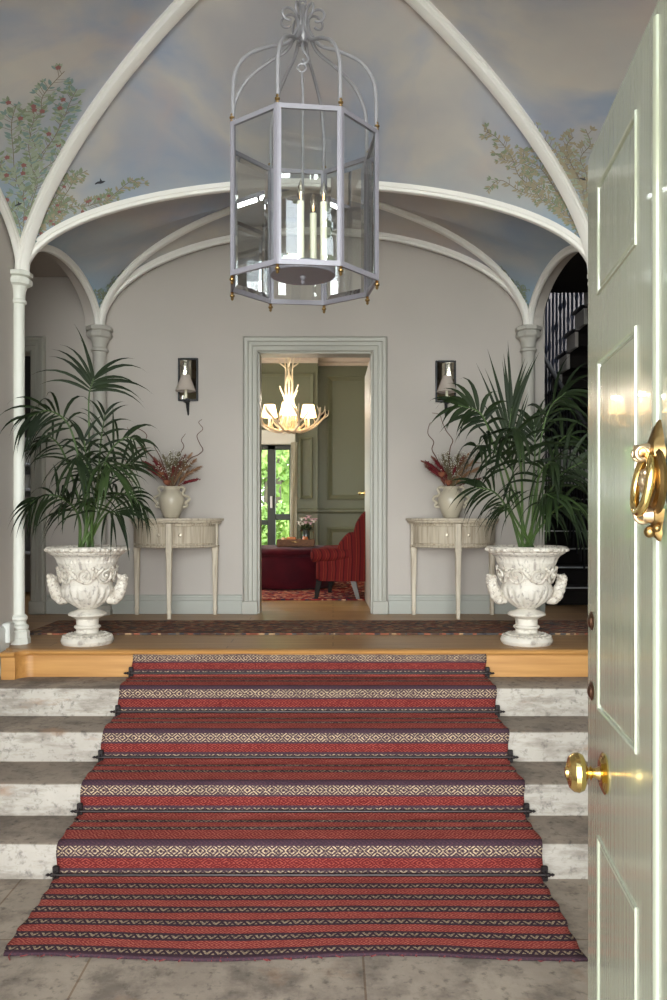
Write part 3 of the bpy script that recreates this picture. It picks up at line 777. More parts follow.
k_ = MB(); k_.lathe([(.001, 0), (.035, 0), (.036, .003), (.031, .006), (.028, .006), (.024, .009), (.016, .010)], 36, (kx, 0, kz), M=RY)
kb = k_.build('knob_rosette', M_brass, front, True, 30, label='round polished brass rosette')
MB().lathe([(.013, .008), (.011, .012), (.008, .018), (.009, .022), (.013, .025), (.009, .027), (.010, .030), (.020, .033), (.031, .038), (.0345, .046), (.0335, .054), (.027, .062), (.016, .0655), (.0155, .064), (.0100, .0645), (.009, .069), (.001, .070)], 40, (kx, 0, kz), M=RY).build('door_knob', M_brass, front, True, 25, label='polished brass door knob')
for z in (1.34, 1.206):
    q = MB().lathe([(.001, 0), (.017, 0), (.018, .002), (.016, .0035), (.0135, .0035), (.012, .006), (.006, .0085), (.001, .009)], 28, (.042, 0, z), M=RY)
    q.build('keyhole_cover', M_bronzeb, front, True, 30, label='round brown metal keyhole cover')
# knocker: leaf-topped back plate, ring hanging in two scrolled collars, finial
nx_, nz_ = .528, 1.586
kp = MB(); kp.lathe([(.001, .010), (.044, .010), (.046, .014), (.042, .018), (.038, .017), (.033, .021), (.022, .020), (.018, .026), (.001, .028)], 36, (nx_, 0, nz_), M=RY)
plate = kp.build('knocker_plate', M_brassd, front, True, 25, label='brass back plate of the door knocker')
lf = MB()                 # pointed leaf above
def spade(zs_w, d0):
    rings = []
    for z, w_, d in zs_w: z *= .92; rings.append([(nx_-w_, -d0, nz_+z), (nx_-w_*.8, -d0-d*.7, nz_+z), (nx_, -d0-d, nz_+z), (nx_+w_*.8, -d0-d*.7, nz_+z), (nx_+w_, -d0, nz_+z)])
    lf.loft(rings)
spade([(.030, .022, .016), (.042, .024, .020), (.052, .018, .018), (.064, .014, .014), (.076, .008, .010), (.088, .001, .003)], .006)
spade([(-.086, .002, .004), (-.076, .008, .012), (-.068, .006, .010), (-.060, .011, .014), (-.050, .016, .016), (-.040, .018, .014)], .006)
lf.sphere((nx_, -.02, nz_-.067), .008); lf.sphere((nx_-.012, -.014, nz_-.062), .005); lf.sphere((nx_+.012, -.014, nz_-.062), .005)
lf.build('leaf_finial', M_brassd, plate, True, 50)
rg = MB(); rm = Matrix.Rotation(math.radians(-9), 4, 'X'); rg.torus((nx_, -.029, nz_-.004), .035, .0062, rm, 44, 12, ell=1.08)
rg.build('knocker_ring', M_brass, front, True, label='brass ring of the knocker')
hg = MB(); hg.tube([(nx_, -.014, nz_+.030), (nx_, -.024, nz_+.042), (nx_, -.034, nz_+.040), (nx_, -.037, nz_+.030)], [.009, .010, .010, .005], 12)
for s in (-1, 1): hg.torus((nx_+s*.009, -.031, nz_+.036), .008, .003, Matrix.Rotation(PI/2, 4, 'Z'), 16, 8)
hg.build('ring_hinge', mat('worn_brass', (196, 172, 140), .3, metal=.9), plate)
sk = MB(); sk.tube([(nx_, -.010, nz_-.045), (nx_, -.030, nz_-.045)], [.012, .009], 14); sk.torus((nx_, -.029, nz_-.045), .009, .0035, Matrix.Rotation(PI/2, 4, 'Z'), 16, 8); sk.sphere((nx_, -.026, nz_), .010); 
for a in range(6): sk.sphere((nx_+.012*math.cos(a*PI/3), -.026, nz_+.012*math.sin(a*PI/3)), .006, 8, 6)
sk.build('striker', MATS['worn_brass'], plate)

# ------------------------------------------------------------------ drawing-room door leaf (white edge seen through the doorway)
lf2 = MB(); lf2.bbox(0, .84, 0, .042, 0.008, DZ-LZ-.02, .004)
leafo = structure('door_2', lf2, mat('door_white', (206, 204, 196), .4), True)
leafo.location = (.345, 6.74, LZ); leafo.rotation_euler = (0, 0, math.radians(90.6))
h_ = MB(); h_.lathe([(.001, 0), (.026, 0), (.026, .006), (.010, .010), (.009, .045)], 20, (.79, .042, .99), M=Matrix.Rotation(-PI/2, 4, 'X'))
h_.tube([(.79, .088, .99), (.72, .094, .99), (.69, .090, .99)], [.011, .009, .008], 12); h_.sphere((.79, .09, .99), .016)
h_.build('lever_handle', M_brass, leafo, label='brass lever handle')

# ------------------------------------------------------------------ lantern
M_lfr = mat('lantern_grey_paint', (128, 125, 133), .4, metal=.1)
M_lir = mat('lantern_iron_grey', (140, 138, 142), .42, metal=.2)
M_candle = mat('candle_ivory', (240, 236, 212), .5)
LY = 3.4; LXc = (302.8-CX)*LY/F; LB = EYE+.955; LT = EYE+1.565; LR = .316
lan = thing('hanging_lantern', 'large octagonal glass hall lantern with grey frame, brass finials and candles', 'lantern', (LXc, LY, LB))
va = [math.radians(-90-15.6+45*k) for k in range(8)]
VP = [Vector((LR*math.cos(a), LR*math.sin(a), 0)) for a in va]
Hh = LT-LB
for k in range(8):
    p, q = VP[k], VP[(k+1) % 8]; d = (q-p).normalized(); nrm = Vector((d.y, -d.x, 0))
    fr = MB()
    def slab(a, b, z0, z1, th):
        vs = [a+nrm*th+Vector((0, 0, z0)), b+nrm*th+Vector((0, 0, z0)), b-nrm*th+Vector((0, 0, z0)), a-nrm*th+Vector((0, 0, z0)),
              a+nrm*th+Vector((0, 0, z1)), b+nrm*th+Vector((0, 0, z1)), b-nrm*th+Vector((0, 0, z1)), a-nrm*th+Vector((0, 0, z1))]
        fr.add(vs, [(0, 1, 2, 3), (4, 7, 6, 5), (0, 4, 5, 1), (1, 5, 6, 2), (2, 6, 7, 3), (3, 7, 4, 0)])
    wp = .014
    slab(p, p+d*wp, 0, Hh, .006); slab(q-d*wp, q, 0, Hh, .006); slab(p+d*wp, q-d*wp, 0, .020, .006); slab(p+d*wp, q-d*wp, Hh-.018, Hh, .006)
    fr.tube([p+Vector((0, 0, 0)), p+Vector((0, 0, Hh))], .0075, 8)
    fo = fr.build('frame_side', M_lfr, lan, False)
    gm = MB(); b_ = .022         # bevelled pane: thin border slopes to a thicker centre
    a, c = p+d*wp, q-d*wp; i0, i1 = a+d*b_, c-d*b_; th = .0032
    z0, z1 = .020, Hh-.018
    o4 = [a+Vector((0, 0, z0)), c+Vector((0, 0, z0)), c+Vector((0, 0, z1)), a+Vector((0, 0, z1))]
    i4 = [i0+nrm*th+Vector((0, 0, z0+b_)), i1+nrm*th+Vector((0, 0, z0+b_)), i1+nrm*th+Vector((0, 0, z1-b_)), i0+nrm*th+Vector((0, 0, z1-b_))]
    gm.add(o4+i4, [(4, 5, 6, 7), (0, 1, 5, 4), (1, 2, 6, 5), (2, 3, 7, 6), (3, 0, 4, 7)])
    gm.build('bevelled_glass_pane', M_lant, lan, False)
def fin(c, up):
    z = [(.001, 0), (.006, .001), (.0075, .004), (.004, .007), (.006, .010), (.0095, .014), (.0095, .019), (.005, .023), (.004, .025), (.0065, .028), (.005, .032), (.001, .037)]
    return MB().lathe([(r*1.1, (h if up else -h)) for r, h in z], 14, c)
for p in VP:
    fin((p.x, p.y, Hh), True).build('brass_finial', M_brassd, lan, label='small brass finial on the top rim')
    fin((p.x, p.y, 0), False).build('brass_finial', M_brassd, lan, label='small brass finial under the bottom rim')
hub = EYE+2.0-LB
for p in VP:          # eight curved straps gathered at the hub
    d = Vector((p.x, p.y, 0)).normalized()
    P_ = [d*.312+Vector((0, 0, Hh+.0)), d*.312+Vector((0, 0, Hh+.12)), d*.300+Vector((0, 0, Hh+.205)), d*.248+Vector((0, 0, Hh+.285)), d*.155+Vector((0, 0, Hh+.345)), d*.07+Vector((0, 0, Hh+.385)), d*.022+Vector((0, 0, Hh+.46))]
    MB().tube(catmull(P_, 6), .0078, 8).build('strap', M_lir, lan)
    sc_ = []
    for k in range(20):       # scroll above the hub
        t = k/19; a = PI-t*PI*1.7; r = .036*(1-.5*t)
        sc_.append(d*(.066+r*math.cos(a)*1.1)+Vector((0, 0, Hh+.500+r*math.sin(a))))
    P2 = [d*.02+Vector((0, 0, Hh+.40)), d*.020+Vector((0, 0, Hh+.45))]+sc_
    MB().tube(catmull(P2, 3), .0055, 8).build('scroll', M_lir, lan)
c_ = MB(); c_.lathe([(.001, Hh+.40), (.018, Hh+.405), (.028, Hh+.42), (.030, Hh+.45), (.022, Hh+.47), (.018, Hh+.54), (.008, Hh+.56), (.001, Hh+.565)], 20)
c_.build('hub', M_lir, lan)
# hook and centre rod carrying the candle plate
hk = [(0, 0, Hh+.41), (0, 0, Hh+.375), (.018, 0, Hh+.35), (.022, 0, Hh+.33), (.008, 0, Hh+.318), (0, 0, Hh+.335)]
MB().tube(catmull(hk, 5), .006, 8).torus((-.004, 0, Hh+.300), .017, .005, None, 18, 8).tube([(-.004, 0, Hh+.283), (0, 0, Hh+.2), (0, 0, .06)], .0055, 8).build('centre_rod', M_lir, lan)
dp = MB(); dp.lathe([(.001, .042), (.132, .042), (.136, .045), (.136, .074), (.132, .078), (.001, .078)], 44)
dp.build('candle_plate', M_lfr, lan, True, 30)
dp = MB().lathe([(.001, .006), (.006, .010), (.009, .018), (.005, .026), (.008, .031), (.012, .038), (.012, .044)], 12); dp.build('pan_finial', M_lfr, lan)
M_bulb = glass_mat('clear_bulb_glass', (.97, .94, .88), .12)
M_fil = mat('glowing_filament', (255, 210, 140), .5, emit=(255, 200, 120), estr=3)
for (x, y, h) in ((-.006, -.075, .325), (.042, .06, .325), (.087, -.012, .345)):
    cd = MB().lathe([(.022, .076), (.024, .082), (.016, .088), (.0145, .088), (.0145, h), (.010, h+.001), (.001, h-.001)], 20, (x, y, 0))
    co = cd.build('candle', M_candle, lan)
    MB().lathe([(.008, h-.002), (.009, h+.01), (.015, h+.030), (.016, h+.042), (.011, h+.062), (.005, h+.078), (.001, h+.088)], 14, (x, y, 0)).build('bulb', M_bulb, co)
    MB().tube([(x-.003, y, h+.012), (x-.002, y, h+.034), (x+.002, y, h+.036), (x+.003, y, h+.012)], .0012, 5).build('filament', M_fil, co)
# chain up to the vault
ch = MB(); apex = SPR+1.0-LB; z = Hh+.575; k = 0
while z < apex-.03:
    ch.torus((0, 0, z), .014, .0038, Matrix.Rotation(PI/2*(k % 2)+.4, 4, 'Z'), 16, 6, ell=1.5); z += .036; k += 1
ch.torus((0, 0, Hh+.565), .013, .004, None, 16, 6)
ch.lathe([(.001, apex-.06), (.02, apex-.055), (.055, apex-.02), (.06, apex-.005), (.001, apex)], 24)
ch.build('chain', M_lir, lan)

# ------------------------------------------------------------------ wall sconces with mirror backs
def sconce(px0, px1, py0, py1, label, s):
    Y = BACK-.02; x0, x1 = xx_(px0, Y), xx_(px1, Y); z1, z0 = zz(py0, Y), zz(py1, Y); w_ = x1-x0; h = z1-z0
    t = thing('wall_sconce', label, 'wall lamp', ((x0+x1)/2, BACK, z0), 0, 'mirror-backed wall sconces')
    f = MB(); fw = .014; hw = w_/2
    for (a, b, c, d) in ((-hw, -hw+fw, 0, h), (hw-fw, hw, 0, h), (-hw+fw, hw-fw, 0, fw), (-hw+fw, hw-fw, h-fw, h)): f.bbox(a, b, -.045 if False else -.03, 0, c, d, .003)
    f.build('frame', M_black, t)
    m = MB(); n = 10; r = []
    for k in range(n+1):
        u = -1+2*k/n; r.append([(u*(hw-fw), -.006-.014*u*u, fw), (u*(hw-fw), -.006-.014*u*u, h-fw)])
    vs = [p for q in r for p in q]; m.add(vs, [(2*i, 2*i+2, 2*i+3, 2*i+1) for i in range(n)])
    mm = mat('antique_mirror', (205, 200, 185), .06, metal=1, col3=(120, 104, 80), lo3=.6, hi3=.78, scale3=22)
    m.build('mirror', mm, t)
    sx = s*.006
    a = MB(); a.tube(catmull([(0, -.012, -.10), (0, -.04, -.085), (0, -.075, -.05), (0, -.08, -.012)], 5), [.006]*15+[.008], 8); a.tube([(0, -.008, .02), (0, -.010, -.10), (0, -.010, -.115)], [.010, .008, .003], 8); a.lathe([(.002, -.028), (.016, -.022), (.030, -.012), (.031, -.008), (.012, -.006), (.013, .012), (.001, .012)], 18, (0, -.08, 0))
    a.build('bracket', M_black, t)
    MB().lathe([(.0105, .004), (.0105, .085), (.006, .087), (.001, .087)], 14, (sx, -.08, 0)).build('candle_tube', M_candle, t)
    sh = MB(); z_a, z_b = .068, .195
    prof = [(.080, z_a), (.081, z_a+.002), (.032, z_b), (.031, z_b), (.079, z_a+.001)]
    sh.lathe(prof[:3]+[(.030, z_b)]+[(.077, z_a+.001)], 28, (sx, -.09, 0), cap=False)
    so = sh.build('lamp_shade', mat('linen_shade', (178, 166, 156), .85, bump=.2, bscale=200), t)
    so.name = 'lamp_shade'
    MB().tube([(sx-.03, -.09, z_b-.004), (sx+.03, -.09, z_b-.004)], .0015, 5).tube([(sx, -.09, z_b-.004), (sx, -.085, .085)], .0022, 5).build('shade_carrier', M_black, t)
sconce(178, 198, 358, 401, 'black framed mirror sconce with small pale shade above the left console table', -1)
sconce(435.5, 456, 360.5, 402, 'black framed mirror sconce with small pale shade above the right console table', 0)

# ------------------------------------------------------------------ demi-lune console tables
M_lime = mat('limed_wood', (206, 195, 176), .7, col2=(166, 150, 130), scale=3, stretch=(16, 16, 1.6), lo=.45, hi=.75, bump=.15, bscale=10)
M_limed = mat('limed_wood_drawer', (196, 184, 164), .72, col2=(158, 142, 122), scale=3, stretch=(20, 20, 1.2), lo=.42, hi=.72, bump=.2, bscale=10)
def console(X, label, name='console_table'):
    t = thing(name, label, 'table', (X, BACK-.012, LZ), 0, 'half-round console tables')
    hw, dp, H = .335, .315, .762
    def arc(r_, n=28, a0=0, a1=PI, off=0):
        return [((hw+r_)*math.cos(PI-(a0+(a1-a0)*i/n)), -(dp+r_)*max(0, math.sin(a0+(a1-a0)*i/n))) for i in range(n+1)]
    def half(mb, rs):
        rings = []
        for r_, z in rs: rings.append([(x, y-.022, z) for x, y in arc(r_)]+[(hw+r_, 0, z), (-hw-r_, 0, z)])
        mb.loft(rings)
    tp = MB(); half(tp, [(.012, H-.038), (.022, H-.032), (.016, H-.026), (.018, H-.020), (.032, H-.016), (.035, H-.008), (.030, H), ])
    tp.build('table_top', M_lime, t, True, 35)
    ap = MB(); half(ap, [(-.012, H-.225), (-.012, H-.036)]); half(ap, [(-.006, H-.226), (.002, H-.220), (-.002, H-.210), (-.012, H-.206)])
    ap.build('apron', M_limed, t, True, 35)
    bd = MB()
    for k in range(44):    # fine dentil string under the top
        a = PI*(k+.5)/44; bd.sphere(((hw+.006)*math.cos(a), -(dp+.006)*math.sin(a)-.022, H-.043), .0055, 6, 4)
    bd.build('bead_moulding', M_lime, t)
    for s, (a0, a1) in ((-1, (.30, PI/2-.10)), (1, (PI/2+.10, PI-.30))):
        dw = MB(); rings = []
        A = arc(0, 16, a0, a1); 
        for (off, z) in ((-.012, H-.196), (.001, H-.192), (.001, H-.062), (-.012, H-.058)):
            rings.append([((hw+off)/hw*x, (dp+off)/dp*y-.022, z) for x, y in A])
        vs = [p for r in rings for p in r]; n = len(A); fs = []
        for i in range(3):
            for j in range(n-1): a = i*n+j; fs.append((a, a+1, a+n+1, a+n))
        dw.add(vs, fs); dwo = dw.build('drawer', M_limed, t, True, 35)
        ak = (PI/2+s*.24); kx_ = -(hw-.004)*math.cos(PI-ak)*-1; kp_ = Vector(((hw-.002)*math.cos(PI-ak), -(dp-.002)*math.sin(ak)-.022, H-.128))
        kk = MB(); kk.lathe([(.001, 0), (.017, .001), (.016, .003), (.005, .005), (.005, .010), (.010, .014), (.009, .019), (.001, .021)], 16, kp_, M=Matrix.Rotation(PI/2, 4, 'X'))
        kk.build('knob', mat('drawer_knob_metal', (170, 158, 140), .4, metal=.6), dwo)
    for a in (.16, PI/2, PI-.16):
        cx_, cy_ = (hw-.022)*math.cos(a), -(dp-.022)*math.sin(a)-.022
        if a != PI/2: cy_ = -.055
        else: cy_ -= .012
        lg = MB(); rings = []
        for hwid, z in ((.013, 0), (.0145, .035), (.0165, .045), (.0165, .06), (.014, .065), (.023, H-.26), (.026, H-.25), (.026, H-.235), (.023, H-.228), (.024, H-.04)):
            rings.append([(cx_+sx*hwid, cy_+sy*hwid, z) for sx, sy in ((-1, -.75), (-.75, -1), (.75, -1), (1, -.75), (1, .75), (.75, 1), (-.75, 1), (-1, .75))])
        lg.loft(rings); lg.build('leg', M_lime, t, True, 30)
    return t
TLX, TRX = xx_(174.5, 6.40), xx_(454, 6.40)
console(TLX, 'limed half-round console table with two drawers left of the doorway')
console(TRX, 'limed half-round console table with two drawers right of the doorway')

# ------------------------------------------------------------------ vases with wavy handles, dried bouquets
M_cer = mat('stone_glaze', (196, 186, 166), .35, col2=(184, 174, 154), scale=4, coat=.2)
def vase(X, Y, z, label):
    t = thing('ceramic_vase', label, 'vase', (X, Y, z), 0, 'cream vases with wavy handles')
    p = [(.001, 0), (.050, 0), (.056, .004), (.062, .02), (.080, .06), (.096, .105), (.101, .14), (.096, .172), (.078, .202), (.060, .218), (.054, .226), (.054, .234), (.062, .244), (.063, .248), (.055, .247), (.048, .235), (.047, .215), (.001, .15)]
    MB().lathe(p, 36).build('body', M_cer, t, True, 50)
    for s in (-1, 1):
        pts = [(s*.050, 0, .228), (s*.068, 0, .243), (s*.092, 0, .240), (s*.102, 0, .222), (s*.088, 0, .198), (s*.098, 0, .178), (s*.130, 0, .166), (s*.138, 0, .146), (s*.118, 0, .130), (s*.107, 0, .118), (s*.122, 0, .104), (s*.112, 0, .090), (s*.088, 0, .088)]
        MB().tube(catmull(pts, 5), .0105, 8).build('wavy_handle', M_cer, t)
ZT = LZ+.762
VLX, VLY = xx_(171.5, 6.34), 6.34
VRX = xx_(451, 6.34)
vase(VLX, VLY, ZT, 'cream ceramic vase with wavy handles on the left console table')
vase(VRX, VLY, ZT, 'cream ceramic vase with wavy handles on the right console table')
M_pamp = mat('pampas_tan', (150, 112, 82), .95); M_pamp2 = mat('pampas_rust', (118, 72, 58), .95); M_pampg = mat('grass_olive', (112, 102, 76), .95)
M_redf = mat('amaranth_red', (98, 18, 26), .9); M_white = mat('gypsophila_white', (206, 202, 190), .9); M_stem = mat('dry_stem', (112, 98, 70), .9)
M_twig = mat('brown_twig', (96, 66, 56), .85); M_orange = mat('dried_orange_flower', (134, 80, 56), .9)
def plume(mb, base, tip, bend, wd, n, rnd, ln=.05, frac=.42):
    b, e2 = Vector(base), Vector(tip); m = (b+e2)/2+Vector(bend); C = catmull([b, m, e2], 12)
    mb.tube(C, [.0016]*len(C), 4)
    for k in range(n):
        t = frac+(1-frac)*(k/n)**.9; i = t*(len(C)-1); i0 = min(int(i), len(C)-2); p = C[i0].lerp(C[i0+1], i-i0); d = (C[i0+1]-C[i0]).normalized()
        q = Vector((rnd.gauss(0, 1), rnd.gauss(0, .6), rnd.gauss(0, 1))); q = (q-d*q.dot(d)).normalized()
        env = math.sin(PI*min(1, .15+.85*(t-frac)/(1-frac)))**.6
        dd = (d*1.1+q*wd*env).normalized(); L = ln*(.5+.7*rnd.random())*(.4+.6*env); sd = dd.cross(q).normalized()*.0018
        mid = p+dd*L*.5; endp = p+dd*L+Vector((0, 0, -.15*L))
        mb.add([p-sd, p+sd, mid+sd*1.1, endp, mid-sd*1.1], [(0, 1, 2, 4), (2, 3, 4)])
def bouquet(X, Y, z, label, seed, mirror, twigs):
    t = thing('dried_bouquet', label, 'dried flowers', (X, Y, z), 0, 'dried bouquets in the cream vases'); r = random.Random(seed); s = mirror
    base = (0, 0, -.02)
    for (tx, tz, mt, nm) in ((.145, .175, M_pamp, 'pampas_plume'), (.175, .13, M_pamp, 'pampas_plume'), (.11, .215, M_pamp, 'pampas_plume'), (.05, .21, M_pampg, 'grass_plume'), (-.01, .22, M_pampg, 'grass_plume'), (.08, .20, M_pamp2, 'pampas_plume'),
                         (-.145, .135, M_pamp2, 'pampas_plume'), (-.17, .165, M_pamp2, 'pampas_plume'), (-.11, .19, M_pamp2, 'pampas_plume'), (-.05, .20, M_pampg, 'grass_plume'), (.03, .16, M_pamp2, 'pampas_plume')):
        mb = MB(); plume(mb, (r.uniform(-.02, .02), r.uniform(-.015, .015), -.03), (s*tx, r.uniform(-.05, .05), tz), (-s*tx*.1, 0, .02), .75, 230, r, .05, .22); mb.build(nm, mt, t, False)
    for (tx, tz) in ((-.155, .165), (-.10, .17), (-.135, .12), (.17, .055), (.02, .13), (-.07, .13)):
        mb = MB(); C = catmull([Vector((0, 0, -.02)), Vector((s*tx*.45, -.02, tz*.55)), Vector((s*tx, -.035, tz))], 10); n = len(C)
        mb.tube(C, [.0018 if k < n*.5 else .0065*math.sin(PI*min(1, .12+(k/n-.5)*1.75))+.002 for k in range(n)], 7)
        for k in range(60):
            i = r.randint(int(n*.5), n-1); q = C[i]+Vector((r.gauss(0, 1), r.gauss(0, 1), r.gauss(0, 1))).normalized()*.008; mb.sphere(q, .0035, 5, 4)
        mb.build('amaranth_spike', M_redf, t)
    mb = MB(); wb = MB()
    for k in range(34):
        e2 = Vector((r.gauss(0, .055), r.uniform(-.06, .03), r.uniform(.08, .23))); mb.tube([(0, 0, -.01), e2*.5+Vector((0, -.01, 0)), e2], .0009, 4)
        for j in range(7):
            q = e2+Vector((r.gauss(0, .013), r.gauss(0, .013), r.gauss(0, .013))); mb.tube([e2*.9, q], .0006, 3); wb.sphere(q, .0034, 5, 4)
    g = mb.build('gypsophila_stems', M_stem, t); wb.build('gypsophila_flowers', M_white, t, kind='stuff'); g['kind'] = 'stuff'
    for (x, z_) in ((-.02, .035), (-.06, .085)):
        q = MB(); q.lathe([(.002, -.02), (.016, -.008), (.022, .004), (.020, .012), (.012, .008), (.001, .012)], 12, (s*x, -.045, z_), rf=lambda a, zz_, i: 1+.12*math.cos(6*a)); q.build('dried_flower_head', M_orange, t)
    t.scale = (1.28, 1.1, 1.24)
    for pts in twigs:
        P = [Vector(p) for p in pts]; C = catmull(P, 6); n = len(C); mb = MB(); mb.tube(C, [.0035*(1-.6*k/n) for k in range(n)], 6); mb.build('curly_twig', M_twig, t)
ZV = ZT+.235
tl = [[(0, 0, -.03), (.06, .0, .14), (.085, -.01, .24), (.07, -.01, .28), (.09, 0, .32), (.115, .0, .335), (.10, 0, .37), (.125, 0, .385)] if False else
      [(0, 0, -.03), (.09, 0, .16), (.165, 0, .21), (.19, 0, .24), (.17, 0, .28), (.155, 0, .33), (.19, 0, .37), (.165, 0, .41), (.185, 0, .43)],
      [(0, 0, -.03), (.05, 0, .2), (.075, 0, .26), (.06, 0, .30), (.085, 0, .34)],
      [(0, 0, -.03), (-.09, 0, .15), (-.14, 0, .22), (-.17, 0, .27), (-.15, 0, .33), (-.2, 0, .37), (-.25, 0, .36), (-.27, 0, .38)],
      [(-.12, 0, .2), (-.18, 0, .25), (-.25, 0, .24), (-.31, 0, .22), (-.27, 0, .16), (-.23, 0, .12), (-.28, 0, .06), (-.2, 0, .03)],
      [(0, 0, -.03), (-.06, .0, .17), (-.10, 0, .25), (-.12, 0, .29)]]
tr = [[(0, 0, -.03), (-.01, 0, .16), (-.005, 0, .25), (.01, 0, .30), (-.03, 0, .36), (-.055, 0, .42), (-.07, 0, .46), (-.115, 0, .47)],
      [(0, 0, -.03), (-.08, 0, .17), (-.115, 0, .24), (-.105, 0, .29), (-.14, 0, .34), (-.13, 0, .40), (-.115, 0, .41)],
      [(0, 0, -.03), (.10, 0, .14), (.2, 0, .16), (.26, 0, .2)]]
bouquet(VLX, VLY, ZV, 'dried pampas and dark red amaranth bouquet in the left console vase', 3, 1, tl)
bouquet(VRX, VLY, ZV, 'dried rust grasses with red amaranth bouquet in the right console vase', 8, 1, tr)
# ------------------------------------------------------------------ urns
def urn_mat():
    m = mat('distressed_white_stone', (216, 210, 199), .8, col2=(202, 195, 183), scale=6, bump=.35, bscale=45, col3=(156, 146, 136), lo3=.56, hi3=.72, scale3=21)
    return m
M_urn = urn_mat(); M_urnw = mat('worn_carved_stone', (222, 216, 205), .85, col2=(196, 186, 172), scale=22, bump=.5, bscale=60, col3=(146, 134, 123), lo3=.52, hi3=.70, scale3=60)
M_urnf = mat('flaked_paint_stone', (218, 212, 201), .85, col2=(206, 199, 188), scale=9, bump=.4, bscale=50, col3=(164, 156, 148), lo3=.56, hi3=.68, scale3=30, stretch=(1.6, 1.6, .7)); M_soil = mat('dark_soil', (46, 36, 28), .95, col2=(30, 24, 20), scale=40, bump=.6)
def urn(X, Y, label):
    t = thing('stone_urn', label, 'plant pot', (X, Y, LZ), 0, 'carved white stone urns'); K = .000868
    def pr(L): return [(r*K, (828-z)*K) for z, r in L][::-1]
    foot = pr([(572, 58), (580, 72), (596, 118), (608, 132), (618, 130), (632, 100), (645, 78), (688, 76), (696, 90), (704, 93), (712, 88), (720, 76), (744, 78), (752, 112), (766, 160), (780, 176), (800, 182), (818, 176), (828, 168), (828, 1)])
    MB().lathe(foot, 44).build('foot', M_urn, t, True, 35)
    rel = MB()       # leafy relief ring on the plinth
    rr_ = random.Random(2)
    for k in range(26):
        a = 2*PI*k/26; rel.sphere((.137*math.cos(a), .137*math.sin(a), .052), .013, 8, 5, (1, 1, .5)); rel.sphere((.115*math.cos(a+.12), .115*math.sin(a+.12), .063), .010, 8, 5, (1, 1, .5))
    rel.build('plinth_relief', M_urnw, t)
    bowl = pr([(398, 172), (412, 178), (432, 180), (446, 176), (480, 166), (512, 140), (540, 104), (560, 76), (573, 58)])
    MB().lathe(bowl, 120, rf=lambda a, z, i: 1+(.035*math.cos(20*a) if 1 <= i <= 6 else 0)).build('bowl', M_urnf, t, True, 60)
    body = pr([(150, 262), (162, 262), (172, 246), (186, 226), (206, 212), (228, 205), (234, 206), (240, 203), (250, 198), (300, 182), (350, 172), (376, 168), (384, 172), (392, 169), (400, 174)])
    MB().lathe(body+[(.225, (828-150)*K)], 160, rf=lambda a, z, i: 1+(.016*math.cos(40*a) if .585*1 > z > .52 else 0), cap=False).build('body', M_urnf, t, True, 60)
    rim = [(.222, .582), (.245, .583), (.262, .596), (.262, .607), (.252, .617), (.236, .619), (.226, .612), (.215, .57), (.205, .565)]
    eb = MB().lathe([(r*.93, z) for r, z in rim], 168, rf=lambda a, z, i: 1+.014*abs(math.cos(14*a))*(1 if 1 <= i <= 5 else 0)-.006, cap=False)
    for k in range(28):
        a = 2*PI*(k+.5)/28; eb.sphere((.238*math.cos(a), .238*math.sin(a), .597), .016, 8, 6, (1, 1, .8))
    eb.build('egg_carved_rim', M_urnw, t, True, 60)
    sb = MB()        # scroll frieze
    for k in range(8):
        a0 = 2*PI*k/8+.2; flip = 1 if k % 2 else -1; P = []
        for j in range(26):
            tt = j/25; ph = tt*PI*3.0+PI*.9; q = .056*(1-.82*tt); da = flip*q*math.cos(ph)/.16; dz = q*math.sin(ph)
            z = .440+dz; r = .150+(z-.385)*.256+.004; P.append((r*math.cos(a0+da), r*math.sin(a0+da), z))
        sb.tube(P, [.0095*(1-.3*j/25) for j in range(26)], 7)
        z = .440; r = .150+(z-.385)*.256+.006; sb.sphere((r*math.cos(a0), r*math.sin(a0), z), .011, 8, 6)
        P = []
        for j in range(12):           # linking leaf
            tt = j/11; a = a0+2*PI/8*(.5+(tt-.5)*.8); z = .440+flip*.042*math.cos(PI*tt); r = .150+(z-.385)*.256+.003; P.append((r*math.cos(a), r*math.sin(a), z))
        sb.tube(P, [.004+.008*math.sin(PI*j/11) for j in range(12)], 7)
        for da, z in ((.27, .483), (.33, .425), (.39, .47), (.42, .44)):
            r = .150+(z-.385)*.256+.002; sb.sphere((r*math.cos(a0+da), r*math.sin(a0+da), z), .012, 7, 5)
    sb.build('scroll_frieze', M_urnw, t, True, 60)
    for s in (-1, 1):
        h_ = MB(); P = [(s*.125, 0, .285), (s*.158, 0, .280), (s*.182, 0, .302), (s*.198, 0, .340), (s*.212, 0, .380), (s*.217, 0, .415), (s*.210, 0, .432)]
        C = catmull(P, 5); n = len(C)
        h_.tube(C, [.025+.013*math.sin(PI*min(1, .1+k/n))*(1+.18*math.sin(k*1.3)) for k in range(n)], 12)
        rq = random.Random(4)
        for k in range(44):           # rough foliage and mask carving
            i = rq.randint(2, n-2); q = C[i]; a = rq.uniform(0, 2*PI); h_.sphere((q.x+.030*math.cos(a)*.8, q.y+.032*math.sin(a), q.z+rq.uniform(-.01, .01)), rq.uniform(.008, .015), 7, 5)
        h_.build('mask_handle', M_urnw, t, True, 60)
    MB().lathe([(.001, .572), (.10, .570), (.206, .560)], 30, cap=False).build('soil', M_soil, t)
    return t
UY = 5.0
ULX, URX = xx_(87.5, UY), xx_(526.5, UY)
u1 = urn(ULX, UY, 'carved white stone urn holding the left palm, on the landing edge')
u2 = urn(URX, UY, 'carved white stone urn holding the right palm, on the landing edge')

u1.scale = u2.scale = (1, 1, .965)
